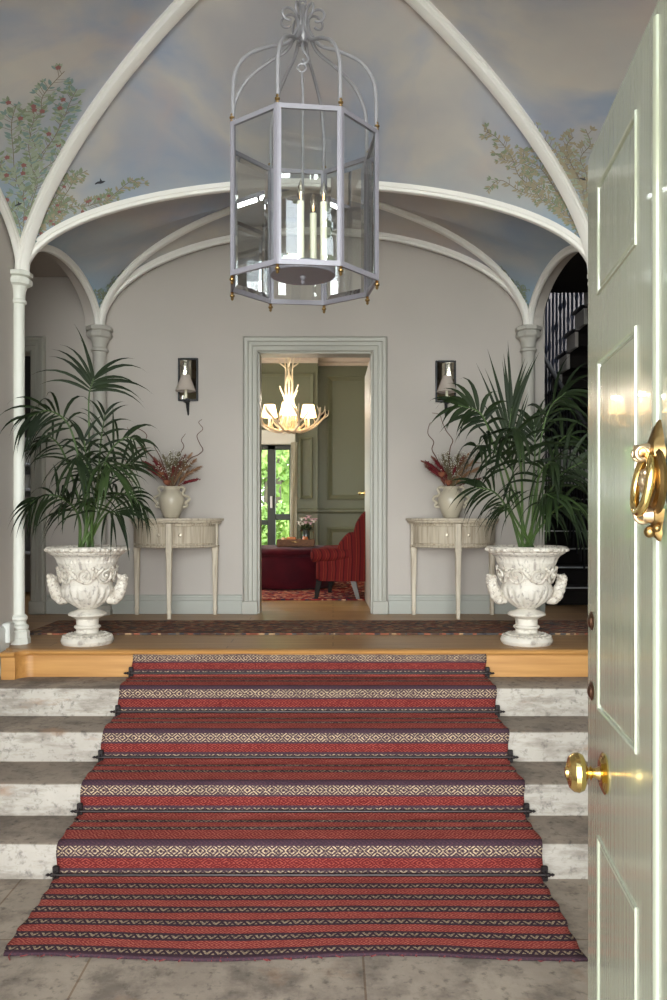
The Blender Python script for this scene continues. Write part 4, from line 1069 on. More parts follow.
# ------------------------------------------------------------------ kentia palms
M_palm = [mat('palm_leaf_dark', (34, 46, 22), .6, col2=(22, 33, 17), scale=5, spec=.22), mat('palm_leaf_mid', (46, 62, 28), .6, col2=(32, 46, 22), scale=5, spec=.25)]
M_stalk = mat('palm_stalk', (78, 102, 48), .5, col2=(56, 78, 38), scale=10)
def leaflet(mb, p, d, n, L, w, droop, rnd, mi=0):
    d = Vector(d).normalized(); n = Vector(n); sd = d.cross(n)
    if sd.length < 1e-4: sd = d.orthogonal()
    sd.normalize(); nn = sd.cross(d).normalized(); vs = []; K = 7; pos = Vector(p); dr = d.copy()
    wp = [.35, .85, 1.0, .95, .78, .5, .22, .02]
    for k in range(K+1):
        ww = w*wp[k]*.5; vs += [pos-sd*ww+nn*ww*.35, pos.copy(), pos+sd*ww+nn*ww*.35]
        dr = (dr+Vector((0, 0, -droop/K*(1+k*.35)))).normalized(); pos = pos+dr*(L/K)
    fs = []
    for k in range(K):
        a = k*3; fs += [(a, a+1, a+4, a+3), (a+1, a+2, a+5, a+4)]
    mb.add(vs, fs, mi)
def frond(parent, org, pts, n, L, start, side, w=.026, droop=.7, seed=0, up=1.0, spread=1.05, rot=.4, tipL=1.0, mt=0):
    """pts: rachis (world coords); leaflets in pairs either side from fraction start to the tip"""
    rnd = random.Random(seed); C = catmull([Vector(p)-org for p in pts], 10); N = len(C)
    rc = MB(); rc.tube(C, [.0075*(1-.78*k/N)+.0012 for k in range(N)], 6); fo = rc.build('frond', M_stalk, parent)
    mb = MB(); S = Vector(side).normalized()
    for k in range(n):
        f = k/(n-1); t = start+(1-start)*f; i = t*(N-1); i0 = min(int(i), N-2); p = C[i0].lerp(C[i0+1], i-i0); T = (C[i0+1]-C[i0]).normalized()
        sd = (S-T*S.dot(T))
        if sd.length < .1: sd = T.orthogonal()
        sd.normalize(); nn = sd.cross(T)
        ll = L*(.62+.38*math.sin(PI*min(1, .25+.62*f)))*(tipL if f > .8 else 1)
        ang = spread*(1-.62*f)
        for s in (-1, 1):
            a = ang*(.9+.2*rnd.random()); d = T*math.cos(a)+sd*s*math.sin(a)+nn*rnd.uniform(-rot, rot)
            d = d+Vector((0, 0, .12*up)); leaflet(mb, p, d, nn, ll*(.8+.35*rnd.random()), w*.74*(.85+.3*rnd.random()), droop*(.6+.8*rnd.random()), rnd, 0)
    mb.build('leaflets', M_palm[mt], fo, True, 60)
def palm(name, X, label, specs):
    org = Vector((X, UY, LZ+.555)); t = thing(name, label, 'potted plant', org)
    for i, sp in enumerate(specs):
        pts = [at(px, py, Y) for px, py, Y in sp[0]]; pts[0] = Vector((X+(sp[0][0][0]-sp[0][0][0])+(R_.uniform(-.05, .05)), UY+R_.uniform(-.05, .05), LZ+.565))
        frond(t, org, pts, *sp[1], seed=i+int(abs(X)*100), **sp[2])
palm('kentia_palm', ULX, 'tall dark green kentia palm growing in the left white urn', [
    ([(90, 545, 5), (89, 490, 5.0), (89, 430, 5.02), (89, 396, 5.0), (94, 378, 4.98)], (7, .40, .80, (1, 0, 0)), dict(w=.030, droop=.55, up=1.2, spread=1.25, rot=.15)),
    ([(86, 545, 5), (82, 480, 4.98), (70, 428, 4.95), (50, 411, 4.9), (30, 416, 4.85)], (12, .33, .50, (.2, -.5, 1)), dict(w=.024, droop=1.2, up=0, spread=1.1)),
    ([(93, 545, 5), (98, 490, 5.02), (108, 455, 5.0), (124, 438, 4.95), (136, 440, 4.9)], (9, .26, .45, (.5, -.3, 1)), dict(w=.026, droop=1.0, up=.2)),
    ([(92, 545, 5), (96, 490, 5.1), (101, 440, 5.15), (105, 415, 5.2)], (6, .24, .5, (1, .3, 0)), dict(w=.026, droop=.5, up=1)),
    ([(86, 545, 5), (78, 515, 4.95), (60, 497, 4.85), (42, 496, 4.8), (30, 504, 4.75)], (11, .28, .40, (.2, -.6, .8)), dict(w=.026, droop=1.1, up=0)),
    ([(95, 545, 5), (104, 510, 4.95), (118, 494, 4.9), (134, 498, 4.85), (143, 508, 4.8)], (11, .26, .42, (.2, -.5, 1)), dict(w=.026, droop=1.1, up=0)),
    ([(88, 545, 5), (86, 510, 4.9), (84, 475, 4.75), (80, 455, 4.6), (76, 458, 4.5)], (9, .38, .50, (1, 0, .1)), dict(w=.030, droop=1.0, up=.2, rot=.5)),
    ([(91, 545, 5), (95, 500, 4.9), (99, 472, 4.75), (104, 462, 4.6), (110, 468, 4.5)], (9, .38, .46, (1, .2, .2)), dict(w=.030, droop=1.0, up=.2, rot=.5, mt=1)),
    ([(86, 545, 5), (76, 490, 5.1), (62, 450, 5.2), (48, 436, 5.25), (38, 442, 5.3)], (12, .32, .46, (.3, .5, .8)), dict(w=.024, droop=1.1, up=.2)),
    ([(94, 545, 5), (103, 500, 5.15), (118, 470, 5.2), (134, 462, 5.25)], (8, .30, .38, (.3, .3, 1)), dict(w=.024, droop=.6, up=.8)),
    ([(90, 545, 5), (89, 500, 5.0), (87, 465, 5.0), (84, 440, 4.95)], (7, .27, .48, (1, -.1, 0)), dict(w=.030, droop=.8, up=.3, rot=.5)),
    ([(90, 545, 5), (92, 520, 4.9), (96, 500, 4.8), (99, 495, 4.7)], (8, .34, .52, (1, .1, 0)), dict(w=.028, droop=.9, up=.3, rot=.5, mt=1)),
    ([(88, 545, 5), (80, 522, 4.9), (72, 505, 4.82), (64, 502, 4.75)], (8, .34, .46, (.8, .1, .5)), dict(w=.028, droop=1.0, up=.2, rot=.5)),
    ([(92, 545, 5), (100, 522, 4.92), (110, 512, 4.85), (120, 514, 4.8)], (7, .30, .50, (.6, .1, .7)), dict(w=.026, droop=1.0, up=.2, rot=.4)),
])
palm('kentia_palm', URX, 'bushy kentia palm growing in the right white urn before the stairs', [
    ([(520, 545, 5), (505, 490, 4.95), (492, 440, 4.9), (480, 413, 4.85), (458, 405, 4.8)], (11, .26, .62, (.3, -.4, 1)), dict(w=.036, droop=1.0, up=0)),
    ([(525, 545, 5), (516, 490, 5.0), (509, 440, 5.0), (512, 405, 5.02)], (10, .48, .45, (1, 0, 0)), dict(w=.028, droop=.15, up=1.5, spread=.45, rot=.15)),
    ([(532, 545, 5), (537, 490, 5.0), (541, 440, 5.0), (550, 408, 5.0), (566, 392, 5.0)], (9, .38, .62, (.4, -.3, 1)), dict(w=.030, droop=.8, up=.3)),
    ([(528, 545, 5), (531, 500, 5.05), (535, 450, 5.1), (534, 425, 5.1)], (8, .30, .55, (1, 0, 0)), dict(w=.030, droop=.5, up=1.0)),
    ([(532, 545, 5), (546, 500, 4.95), (562, 474, 4.9), (582, 462, 4.85)], (11, .36, .40, (.3, -.4, 1)), dict(w=.030, droop=1.0, up=0)),
    ([(532, 545, 5), (546, 520, 4.85), (562, 506, 4.75), (580, 510, 4.65)], (10, .32, .35, (.3, -.4, 1)), dict(w=.028, droop=1.1, up=0)),
    ([(522, 545, 5), (508, 510, 4.9), (494, 492, 4.8), (476, 487, 4.75)], (10, .30, .38, (.3, -.4, 1)), dict(w=.026, droop=1.0, up=0)),
    ([(522, 545, 5), (512, 490, 4.9), (502, 462, 4.8), (488, 447, 4.7), (476, 446, 4.6)], (11, .30, .42, (.5, -.3, .8)), dict(w=.036, droop=1.2, up=0, rot=.5)),
    ([(526, 545, 5), (522, 490, 4.9), (520, 455, 4.8), (516, 430, 4.7), (512, 428, 4.6)], (9, .42, .45, (1, .1, .1)), dict(w=.034, droop=1.1, up=.2, rot=.6)),
    ([(530, 545, 5), (540, 495, 5.1), (552, 455, 5.2), (566, 436, 5.25), (580, 440, 5.3)], (10, .34, .45, (.3, .4, .8)), dict(w=.028, droop=1.0, up=.2)),
    ([(528, 545, 5), (534, 500, 4.9), (542, 470, 4.75), (552, 462, 4.65)], (9, .38, .5, (1, .1, .4)), dict(w=.032, droop=1.1, up=.1, rot=.6)),
    ([(524, 545, 5), (516, 520, 4.85), (508, 505, 4.75), (498, 508, 4.68)], (8, .28, .5, (.7, .1, .7)), dict(w=.026, droop=1.0, up=.1, mt=1)),
    ([(529, 545, 5), (536, 515, 4.85), (544, 495, 4.72), (554, 498, 4.6)], (9, .34, .5, (.8, .1, .6)), dict(w=.028, droop=1.1, up=.1, mt=1)),
])
# ------------------------------------------------------------------ rugs
def rug_mat(name, cols, sc=(9, 40, 1), seed=0):
    m = bpy.data.materials.new(name); m.use_nodes = True; n = m.node_tree.nodes; l = m.node_tree.links; b = n['Principled BSDF']; b.inputs['Roughness'].default_value = .95; b.inputs['Specular IOR Level'].default_value = .1
    tc = n.new('ShaderNodeTexCoord'); mp = n.new('ShaderNodeMapping'); mp.inputs['Scale'].default_value = sc; mp.inputs['Location'].default_value = (seed, seed, 0); l.new(tc.outputs['Object'], mp.inputs[0])
    t = n.new('ShaderNodeTexVoronoi'); t.inputs['Scale'].default_value = 3.2; l.new(mp.outputs[0], t.inputs['Vector'])
    sp = n.new('ShaderNodeSeparateColor'); l.new(t.outputs['Color'], sp.inputs[0])
    r = n.new('ShaderNodeValToRGB'); r.color_ramp.interpolation = 'CONSTANT'; es = r.color_ramp.elements
    for i, c in enumerate(cols):
        q = es[i] if i < 2 else es.new(i/len(cols)); q.position = i/len(cols); q.color = (*lin(c), 1)
    l.new(sp.outputs[0], r.inputs[0]); l.new(r.outputs[0], b.inputs['Base Color'])
    bp = n.new('ShaderNodeBump'); bp.inputs['Strength'].default_value = .4; bp.inputs['Distance'].default_value = .004; l.new(t.outputs[0], bp.inputs['Height']); l.new(bp.outputs[0], b.inputs['Normal'])
    return m
def flat_rug(name, x0, x1, y0, y1, z, m, label, seed=0, th=.011):
    mb = MB(); n = 70; r = random.Random(seed); rings = []
    for i in range(n+1):
        x = x0+(x1-x0)*i/n; w0, w1 = r.uniform(-.006, .006), r.uniform(-.006, .006); hb_ = .0015*r.random()
        rings.append([(x, y0+w0, z), (x, y0+w0, z+th), (x, y0+.03, z+th+hb_), (x, (y0+y1)/2, z+th), (x, y1-.03, z+th+hb_), (x, y1+w1, z+th), (x, y1+w1, z)])
    mb.loft(rings); return tag(mb.build(name, m, None, True, 60), label, 'rug')
flat_rug('hall_rug', -2.02, 2.6, 5.36, 6.02, LZ+.0005, rug_mat('dark_kilim', [(88, 68, 60), (126, 78, 62), (66, 62, 66), (168, 138, 106), (104, 70, 60), (84, 82, 82), (150, 92, 72), (112, 94, 78)], (9, 26, 1)), 'long narrow dark multicoloured rug across the landing between the urns and tables', 1)
flat_rug('persian_rug', -2.2, 1.45, 7.55, 10.6, LZ, rug_mat('persian_pattern', [(128, 44, 44), (150, 62, 54), (46, 44, 66), (176, 120, 92), (120, 38, 40), (92, 40, 44), (196, 150, 120), (136, 48, 46)], (9, 9, 1), 3), 'red patterned persian rug on the drawing room floor under the ottoman', 2)

# ------------------------------------------------------------------ ottoman, tray, flower vase
M_velv = mat('burgundy_velvet', (78, 16, 26), .7, col2=(58, 10, 20), scale=5); M_velv.node_tree.nodes['Principled BSDF'].inputs['Specular IOR Level'].default_value = .08; M_velv.node_tree.nodes['Principled BSDF'].inputs['Sheen Weight'].default_value = .12
OX, OY = -.50, 8.95
ot = thing('ottoman', 'round burgundy velvet ottoman with a buttoned top', 'ottoman', (OX, OY, LZ+.0145))
MB().lathe([(.001, .008), (.505, .008), (.515, .02), (.52, .06), (.52, .33), (.51, .345), (.001, .345)], 64).build('base', M_velv, ot, True, 40)
MB().lathe([(.001, 0), (.49, 0), (.49, .012), (.001, .012)], 48).build('plinth', M_dark, ot)
cu = MB(); rings = []
for r_, z in ((.50, .345), (.528, .355), (.54, .38), (.535, .405), (.50, .425), (.42, .436), (.32, .44), (.22, .442), (.12, .442), (.03, .442)):
    ring = []
    for j in range(80):
        a = 2*PI*j/80; dz = -.014*max(0, math.cos(10*a))*(1 if r_ < .52 and z > .42 and r_ > .1 else 0)*abs(math.cos(r_*16)); k = 1+.012*math.cos(20*a)*(z > .36)
        ring.append((r_*k*math.cos(a), r_*k*math.sin(a), z+dz))
    rings.append(ring)
cu.loft(rings).build('tufted_cushion', M_velv, ot, True, 60)
MB().torus((0, 0, .347), .518, .007, Matrix.Rotation(PI/2, 4, 'X'), 64, 8).build('piping', M_velv, ot)
TY_ = 8.72
tx0, tx1 = xx_(277.5, TY_), xx_(314.5, TY_)
TZ0 = LZ+.0145+.443
tr_ = thing('wooden_tray', 'brown wicker and wood tray standing on the burgundy ottoman', 'tray', ((tx0+tx1)/2, TY_, TZ0))
M_tray = mat('tray_brown', (122, 84, 56), .7, col2=(88, 58, 40), scale=30, stretch=(1, 1, 4), bump=.5)
hw = (tx1-tx0)/2; tb = MB(); tb.bbox(-hw, hw, -.13, .13, 0, .012, .003)
for (a, b, c, d) in ((-hw, hw, -.13, -.116), (-hw, hw, .116, .13), (-hw, -hw+.014, -.116, .116), (hw-.014, hw, -.116, .116)): tb.bbox(a, b, c, d, .01, .075, .003)
tb.build('tray_body', M_tray, tr_)
for s in (-1, 1): MB().tube(catmull([(s*.05*k_-0, -.133, .045) if False else (s*.0+u, -.136-.010*(1-abs(u)/.04), .05) for k_, u in ((0, -.04), (0, 0), (0, .04))], 4), .005, 6).build('handle', M_brassd, tr_) if s > 0 else None
for (x, y, z, w_, d_, h_, c, nm, lb) in ((-.05, .02, .013, .10, .12, .085, (196, 120, 70), 'book', 'orange covered book standing in the tray'), (.10, -.03, .013, .06, .05, .09, (190, 110, 60), 'candle_jar', 'amber glass candle jar at the right end of the tray'), (-.13, -.02, .013, .05, .05, .08, (214, 168, 120), 'candle_jar', 'pale amber candle jar at the left end of the tray')):
    if nm == 'book':
        o = MB().bbox(-w_/2, w_/2, -d_/2, d_/2, 0, h_, .006).build(nm, mat('orange_cloth', c, .7), None)
    else: o = MB().lathe([(.001, 0), (w_*.46, 0), (w_*.5, .006), (w_*.5, h_*.8), (w_*.44, h_*.86), (w_*.44, h_), (w_*.40, h_), (w_*.38, h_*.7), (.001, h_*.7)], 20).build(nm, mat('jar_%d' % int(c[1]), c, .3), None)
    o.location = (tr_.location.x+x, TY_+y, TZ0+z); tag(o, lb, 'book' if nm == 'book' else 'candle')
fv = thing('flower_vase', 'glass vase on the ottoman tray', 'vase', (xx_(306, TY_+.04), TY_+.06, TZ0+.013))
fv['label'] = 'small dark glass vase holding white and pink flowers in the ottoman tray'
MB().lathe([(.001, 0), (.036, 0), (.040, .01), (.042, .10), (.038, .15), (.044, .165), (.040, .165), (.034, .15), (.036, .02), (.001, .012)], 20).build('vase_body', mat('dark_vase_glass', (58, 62, 56), .15, spec=.6), fv)
bq = thing('fresh_bouquet', 'posy of white and pale pink flowers with green leaves in the drawing room', 'flowers', (fv.location.x, fv.location.y, TZ0+.16))
rb = random.Random(6)
for (x, z, y, c) in ((-.075, .09, -.03, 0), (-.045, .125, -.02, 0), (-.03, .075, -.06, 0), (.0, .13, .0, 1), (.03, .15, -.01, 1), (.06, .12, 0, 1), (.085, .10, -.02, 0), (.05, .08, -.05, 1), (.10, .12, .02, 1), (0, .09, -.06, 1), (-.06, .06, .04, 0)):
    f_ = MB(); cc = Vector((x, y, z))
    for k in range(16):
        a = k*2.4; r_ = .007+.0013*k; d = Vector((math.cos(a), math.sin(a)*.8, .4+.2*(1-k/16))).normalized(); sdv = d.cross(Vector((0, 0, 1))).normalized(); p = cc+d*r_*.4
        f_.add([p-sdv*.004, p+sdv*.004, p+d*.014*(1+k*.05)+sdv*.008, p+d*.024*(1+k*.04), p+d*.014*(1+k*.05)-sdv*.008], [(0, 1, 2, 3, 4)])
    f_.sphere(cc, .012, 8, 6); fo = f_.build('flower', mat('petal_white', (236, 230, 216), .8) if c == 0 else mat('petal_pink', (220, 186, 190), .8), bq, False, label='white flower' if c == 0 else 'pale pink flower')
    MB().tube([(0, 0, -.10), (x*.4, y*.4, z*.4), (x, y, z)], .002, 5).build('stem', M_stalk, fo)
lv = MB()
for k in range(46):
    a = rb.uniform(0, 2*PI); d = Vector((math.cos(a), math.sin(a)*.6, rb.uniform(-.3, .8))); leaflet(lv, (d.x*.02, d.y*.02, rb.uniform(0, .06)), d, (0, 0, 1), rb.uniform(.05, .09), .024, .5, rb)
lv.build('leaves', M_palm[1], bq)

# ------------------------------------------------------------------ armchair
M_arm = bpy.data.materials.new('red_striped_upholstery'); M_arm.use_nodes = True
n = M_arm.node_tree.nodes; l = M_arm.node_tree.links; b = n['Principled BSDF']; b.inputs['Roughness'].default_value = .9; b.inputs['Specular IOR Level'].default_value = .15
tc = n.new('ShaderNodeTexCoord'); sp = n.new('ShaderNodeSeparateXYZ'); l.new(tc.outputs['Object'], sp.inputs[0])
ad = n.new('ShaderNodeMath'); ad.operation = 'ADD'; l.new(sp.outputs[0], ad.inputs[0]); l.new(sp.outputs[1], ad.inputs[1])
ml = n.new('ShaderNodeMath'); ml.operation = 'MULTIPLY'; ml.inputs[1].default_value = 13; l.new(ad.outputs[0], ml.inputs[0])
fr = n.new('ShaderNodeMath'); fr.operation = 'FRACT'; l.new(ml.outputs[0], fr.inputs[0])
rp_ = n.new('ShaderNodeValToRGB'); l.new(fr.outputs[0], rp_.inputs[0]); rp_.color_ramp.interpolation = 'CONSTANT'; es = rp_.color_ramp.elements
for i, (p_, c) in enumerate(((0, (92, 24, 24)), (.42, (120, 48, 34)), (.5, (70, 18, 20)), (.58, (100, 30, 26)), (.85, (64, 17, 19)))):
    q = es[i] if i < 2 else es.new(p_); q.position = p_; q.color = (*lin(c), 1)
l.new(rp_.outputs[0], b.inputs['Base Color'])
AY = 7.85
ac = thing('armchair', 'red striped armchair with scalloped high back and rolled arm, half behind the door jamb', 'armchair', (xx_(352, AY)+.04, AY, LZ+.013))
# local frame: chair faces -X (left); back at +X. y = width
ac.rotation_euler = (0, 0, math.radians(-8))
sb = MB(); sb.bbox(-.33, .30, -.33, .33, .17, .34, .03); sb.build('seat_frame', M_arm, ac, True, 60)
cu = MB(); cu.bbox(-.37, .22, -.27, .27, .335, .47, .045); cu.build('seat_cushion', M_arm, ac, True, 60)
bk = MB(); rings = []       # scalloped back wraps round: section by angle
def back_h(f):              # f 0 centre back .. 1 end of arm
    if f < .42: return .88-.30*f*f
    if f < .60: return .82-.17*((f-.42)/.18)**2
    if f < .64: return .62
    if f < .80: return .62-.13*((f-.64)/.16)**1.5
    return .46
NB = 40
outl = []
for i in range(-NB, NB+1):
    f = abs(i)/NB; s = 1 if i >= 0 else -1
    if f < .4: a = f/.4*PI/2*.96; x = .16+.22*math.cos(a); y = s*(.20+.19*math.sin(a)) if f > .0 else 0; y = s*(.39*math.sin(a*.98))
    else: g = (f-.4)/.6; x = .17-.46*g; y = s*(.385+.01*g)
    outl.append((x, y, back_h(f)))
for (x, y, h) in outl:
    c = Vector((-.02, 0)); d = Vector((x, y))-Vector((.0, 0)); d = d.normalized() if abs(x) > -1 and abs(y) < .36 else Vector((0, 1 if y > 0 else -1))
    th = .085; ox, oy = d.x, d.y
    rings.append([(x, y, .17), (x+ox*.012, y+oy*.012, h*.6), (x, y, h-.03), (x-ox*th*.25, y-oy*th*.25, h), (x-ox*th*.7, y-oy*th*.7, h), (x-ox*th, y-oy*th, h-.03), (x-ox*th, y-oy*th, .18)])
bk.loft(rings); bk.build('back_and_sides', M_arm, ac, True, 60)
for s in (-1, 1):
    ar = MB(); P = [(-.34, s*.37, .50), (-.20, s*.37, .50), (0, s*.365, .50)]
    ar.tube([(-.375, s*.37, .405)]+[(-.36, s*.37, .405), (-.20, s*.37, .41), (-.02, s*.365, .42)], [.045, .064, .064, .05], 18)
    ar.build('rolled_arm', M_arm, ac, True, 60)
    MB().bbox(-.33, -.26, s*.355-.045, s*.355+.045, .17, .40, .02).build('arm_front', M_arm, ac, True, 60)
for (x, y, m_, dx) in ((-.31, -.30, M_dark, -.03), (-.28, .30, M_dark, -.02), (.0, -.28, mat('grey_wood_leg', (110, 106, 104), .5), .05), (.10, .30, mat('grey_wood_leg', (110, 106, 104), .5), .05)):
    MB().loft([[(x+dx+a*.016, y+b_*.016, 0) for a, b_ in ((-1, -1), (1, -1), (1, 1), (-1, 1))], [(x+a*.026, y+b_*.026, .18) for a, b_ in ((-1, -1), (1, -1), (1, 1), (-1, 1))]]).build('leg', m_, ac)

# ------------------------------------------------------------------ antler chandelier
M_ant = mat('antler_bone', (236, 224, 198), .5, col2=(206, 186, 152), scale=8)
CHY = 8.6; CHX = xx_(289, CHY); CZ = zz(432, CHY)
chn = thing('antler_chandelier', 'pale antler chandelier with four lit shades in the drawing room', 'chandelier', (CHX, CHY, CZ))
rc = random.Random(12)
for k in range(8):
    a = 2*PI*k/8+.25; d = Vector((math.cos(a), math.sin(a), 0)); sd = Vector((-d.y, d.x, 0)); q = MB()
    P = [d*.03+Vector((0, 0, .02)), d*.14+sd*.03+Vector((0, 0, .01)), d*.27+sd*.05+Vector((0, 0, .06)), d*.36+sd*.02+Vector((0, 0, .14)), d*.40-sd*.02+Vector((0, 0, .23 if k % 2 else .20))]
    C = catmull(P, 7); n_ = len(C); q.tube(C, [.020*(1-.7*i/n_) for i in range(n_)], 8)
    for (f, dv, L) in ((.35, d*-.1+Vector((0, 0, 1)), .12), (.55, sd*.8+Vector((0, 0, .8)), .14), (.72, d*.3-sd*.8+Vector((0, 0, 1)), .13), (.8, d*.8+Vector((0, 0, .9)), .10)):
        p = C[int(f*(n_-1))]; dv = dv.normalized(); q.tube(catmull([p, p+dv*L*.5+d*.02, p+dv*L+Vector((0, 0, .02))], 5), [.011*(1-.8*i/11) for i in range(11)], 6)
    q.build('antler', M_ant, chn)
for k in range(6):
    a = 2*PI*k/6+.6; d = Vector((math.cos(a), math.sin(a), 0)); sd = Vector((-d.y, d.x, 0)); q = MB()
    P = [d*.04+Vector((0, 0, .03)), d*.09+sd*.03+Vector((0, 0, .18)), d*.05+Vector((0, 0, .33)), d*.11+Vector((0, 0, .45+.02*(k % 3)))]
    C = catmull(P, 7); n_ = len(C); q.tube(C, [.017*(1-.7*i/n_) for i in range(n_)], 8); q.build('antler', M_ant, chn)
for k in range(4):       # upper stem antlers
    a = 2*PI*k/4+.4; d = Vector((math.cos(a), math.sin(a), 0)); sd = Vector((-d.y, d.x, 0)); q = MB()
    P = [d*.035+Vector((0, 0, .30)), d*.045+sd*.02+Vector((0, 0, .5)), d*.03-sd*.02+Vector((0, 0, .66)), d*.06+Vector((0, 0, .80)), d*.10+sd*.03+Vector((0, 0, .90))]
    C = catmull(P, 7); n_ = len(C); q.tube(C, [.011*(1-.6*i/n_) for i in range(n_)], 8)
    p = C[int(n_*.55)]; q.tube([p, p+d*.06+Vector((0, 0, .04)), p+d*.09+Vector((0, 0, .10))], [.010, .007, .002], 6); q.build('antler', M_ant, chn)
MB().tube([(0, 0, .05), (0, 0, .9)], .012, 8).lathe([(.001, -.02), (.03, -.01), (.045, .01), (.04, .04), (.02, .05)], 14).tube([(0, 0, .9), (0, 0, 3.72-CZ)], .006, 6).build('centre_stem', M_ant, chn)
M_shade = mat('lit_cream_shade', (255, 236, 200), .8, emit=(255, 214, 160), estr=2.2)
for k in range(4):
    a = math.radians(-90+ [0, 90, 180, 270][k]); d = Vector((math.cos(a), math.sin(a), 0))*(.20 if k in (0, 2) else .205)
    so = MB().lathe([(.083, .155), (.085, .16), (.060, .285), (.058, .285), (.081, .16)], 24, d, cap=False).build('lamp_shade', M_shade, chn, True, 60, label='lit cream lamp shade')
    MB().lathe([(.012, .05), (.018, .08), (.012, .10), (.012, .19)], 12, d).build('candle_tube', M_candle, so)
    pl = bpy.data.lights.new('chandelier_bulb', 'POINT'); pl.energy = 3.6; pl.color = (1, .87, .70); pl.shadow_soft_size = .03
    po = bpy.data.objects.new('chandelier_bulb', pl); po.location = Vector((CHX, CHY, CZ))+d+Vector((0, 0, .30)); COL.objects.link(po)
# small dark wall light on the panelled wall
wl_ = thing('wall_light', 'small dark round fitting on the green panelled wall beside the chandelier', 'wall lamp', (xx_(325, 11), 11.0-.002, zz(415, 11)))
MB().lathe([(.001, 0), (.05, 0), (.055, .008), (.03, .016), (.03, .03), (.045, .04), (.052, .06), (.045, .085), (.02, .10), (.001, .10)], 20, M=Matrix.Rotation(PI/2, 4, 'X')).build('body', M_dark, wl_)
# curtain edge beside the window
cb_ = MB(); rings = []
for z in [WZ0-.22+i*(EYE+.96-(WZ0-.22))/14 for i in range(15)]:
    rings.append([(xx_(290.5, 10.62)+.0+i*.0065+ .004*math.sin(z*3), 10.66+.03*math.sin(i*1.9+z), z) for i in range(14)])
vs = [p for r in rings for p in r]; fs = [(i*14+j, i*14+j+1, (i+1)*14+j+1, (i+1)*14+j) for i in range(14) for j in range(13)]
cb_.add(vs, fs); co_ = tag(cb_.build('curtain', mat('cream_linen', (214, 208, 186), .9)), 'narrow cream curtain gathered at the right of the drawing room window', 'curtain')
mo = co_.modifiers.new('t', 'SOLIDIFY'); mo.thickness = .003

# ------------------------------------------------------------------ staircase in the right-hand hall
M_nose = mat('stair_nosing_daylit_edge', (205, 204, 206), .3, metal=.3)  # daylight caught on the step edges, put in as pale strips
sc = thing('lower_stair_flight', 'dark wooden stairs with pale-painted daylit edges rising behind the right palm', 'stairs', (2.55, 7.15, LZ))
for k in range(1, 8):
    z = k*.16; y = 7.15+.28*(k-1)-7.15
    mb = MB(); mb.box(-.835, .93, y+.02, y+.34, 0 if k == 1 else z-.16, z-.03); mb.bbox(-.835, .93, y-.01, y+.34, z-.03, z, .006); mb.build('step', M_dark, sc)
    MB().bbox(-.83, .925, y-.016, y-.009, z-.014, z-.001, .002).build('nosing_glint', M_nose, sc)
ra = MB(); 
def stair_rail(parent, x, y0, z0, y1, z1, n, hb, name='handrail'):
    MB().tube([(x, y0, z0), (x, y1, z1)], .024, 10).build(name, M_dark, parent)
    for k in range(n):
        f = (k+.5)/n; y = y0+(y1-y0)*f; z = z0+(z1-z0)*f
        b_ = MB(); b_.tube([(x, y, z-hb), (x, y, z)], .0085, 6); b_.torus((x, y, z-hb*.35), .013, .004, None, 10, 5); b_.sphere((x, y, z-hb*.62), .014, 7, 5); b_.build('baluster', M_black, parent)
bal = thing('stair_balustrade', 'black sloping handrail with thin balusters at the lower stair flight', 'balustrade', (2.10, 6.7, LZ))
stair_rail(bal, 0, .08, .78+.74, 1.60, .78+1.68, 15, 1.22)
uf = thing('upper_stair_flight', 'upper stair flight with black balusters and cut string seen high on the right', 'stairs', (2.22, 8.03, EYE+1.57))
M_string = mat('stair_string_grey', (180, 174, 170), .6)
for k in range(-3, 4):
    y = -.265*k; z = .150*k+.0
    mb = MB(); mb.box(.03, 1.25, y-.27, y+.0, z-.16, z-.03); mb.build('step', M_dark, uf)
    MB().bbox(-.03, 1.25, y-.29, y+.0, z-.03, z, .006).build('tread', M_black, uf)
    MB().box(0, .03, y-.27, y, z-.17, z-.03).build('string', M_string, uf, False)
    for j in (0, 1):
        yy = y-.07-.13*j; b_ = MB(); b_.tube([(-.005, yy, z), (-.005, yy, z+.95)], .012, 8)
        b_.lathe([(.014, .10), (.020, .13), (.014, .16)], 8, (-.005, yy, z)); b_.lathe([(.014, .42), (.022, .46), (.014, .50)], 8, (-.005, yy, z)); b_.build('baluster', mat('blue_black_iron', (74, 78, 96), .35, metal=.5), uf)
# raking soffit under the flight and black handrail above
sf = MB(); y0, y1 = 1.1, -1.05; k0 = -.15/.265
sf.add([(0.03, y0, k0*y0-.20), (1.25, y0, k0*y0-.20), (1.25, y1, k0*y1-.20), (.03, y1, k0*y1-.20), (0.03, y0, k0*y0-.17), (1.25, y0, k0*y0-.17), (1.25, y1, k0*y1-.17), (.03, y1, k0*y1-.17)], [(0, 1, 2, 3), (4, 7, 6, 5), (0, 4, 5, 1), (1, 5, 6, 2), (2, 6, 7, 3), (3, 7, 4, 0)])
sf.build('soffit', M_dark, uf, False)
MB().tube([(-.005, .85, k0*.85+.95), (-.005, -1.05, -k0*1.05+.95)], .026, 10).build('handrail', M_black, uf)
lnd = MB(); lnd.box(.0, 1.25, -2.0, -1.06, .44, .62); structure('floor_upper_landing', lnd, mat('landing_fascia_white', (214, 220, 216), .6)).location = (2.22, 8.03, EYE+1.57)

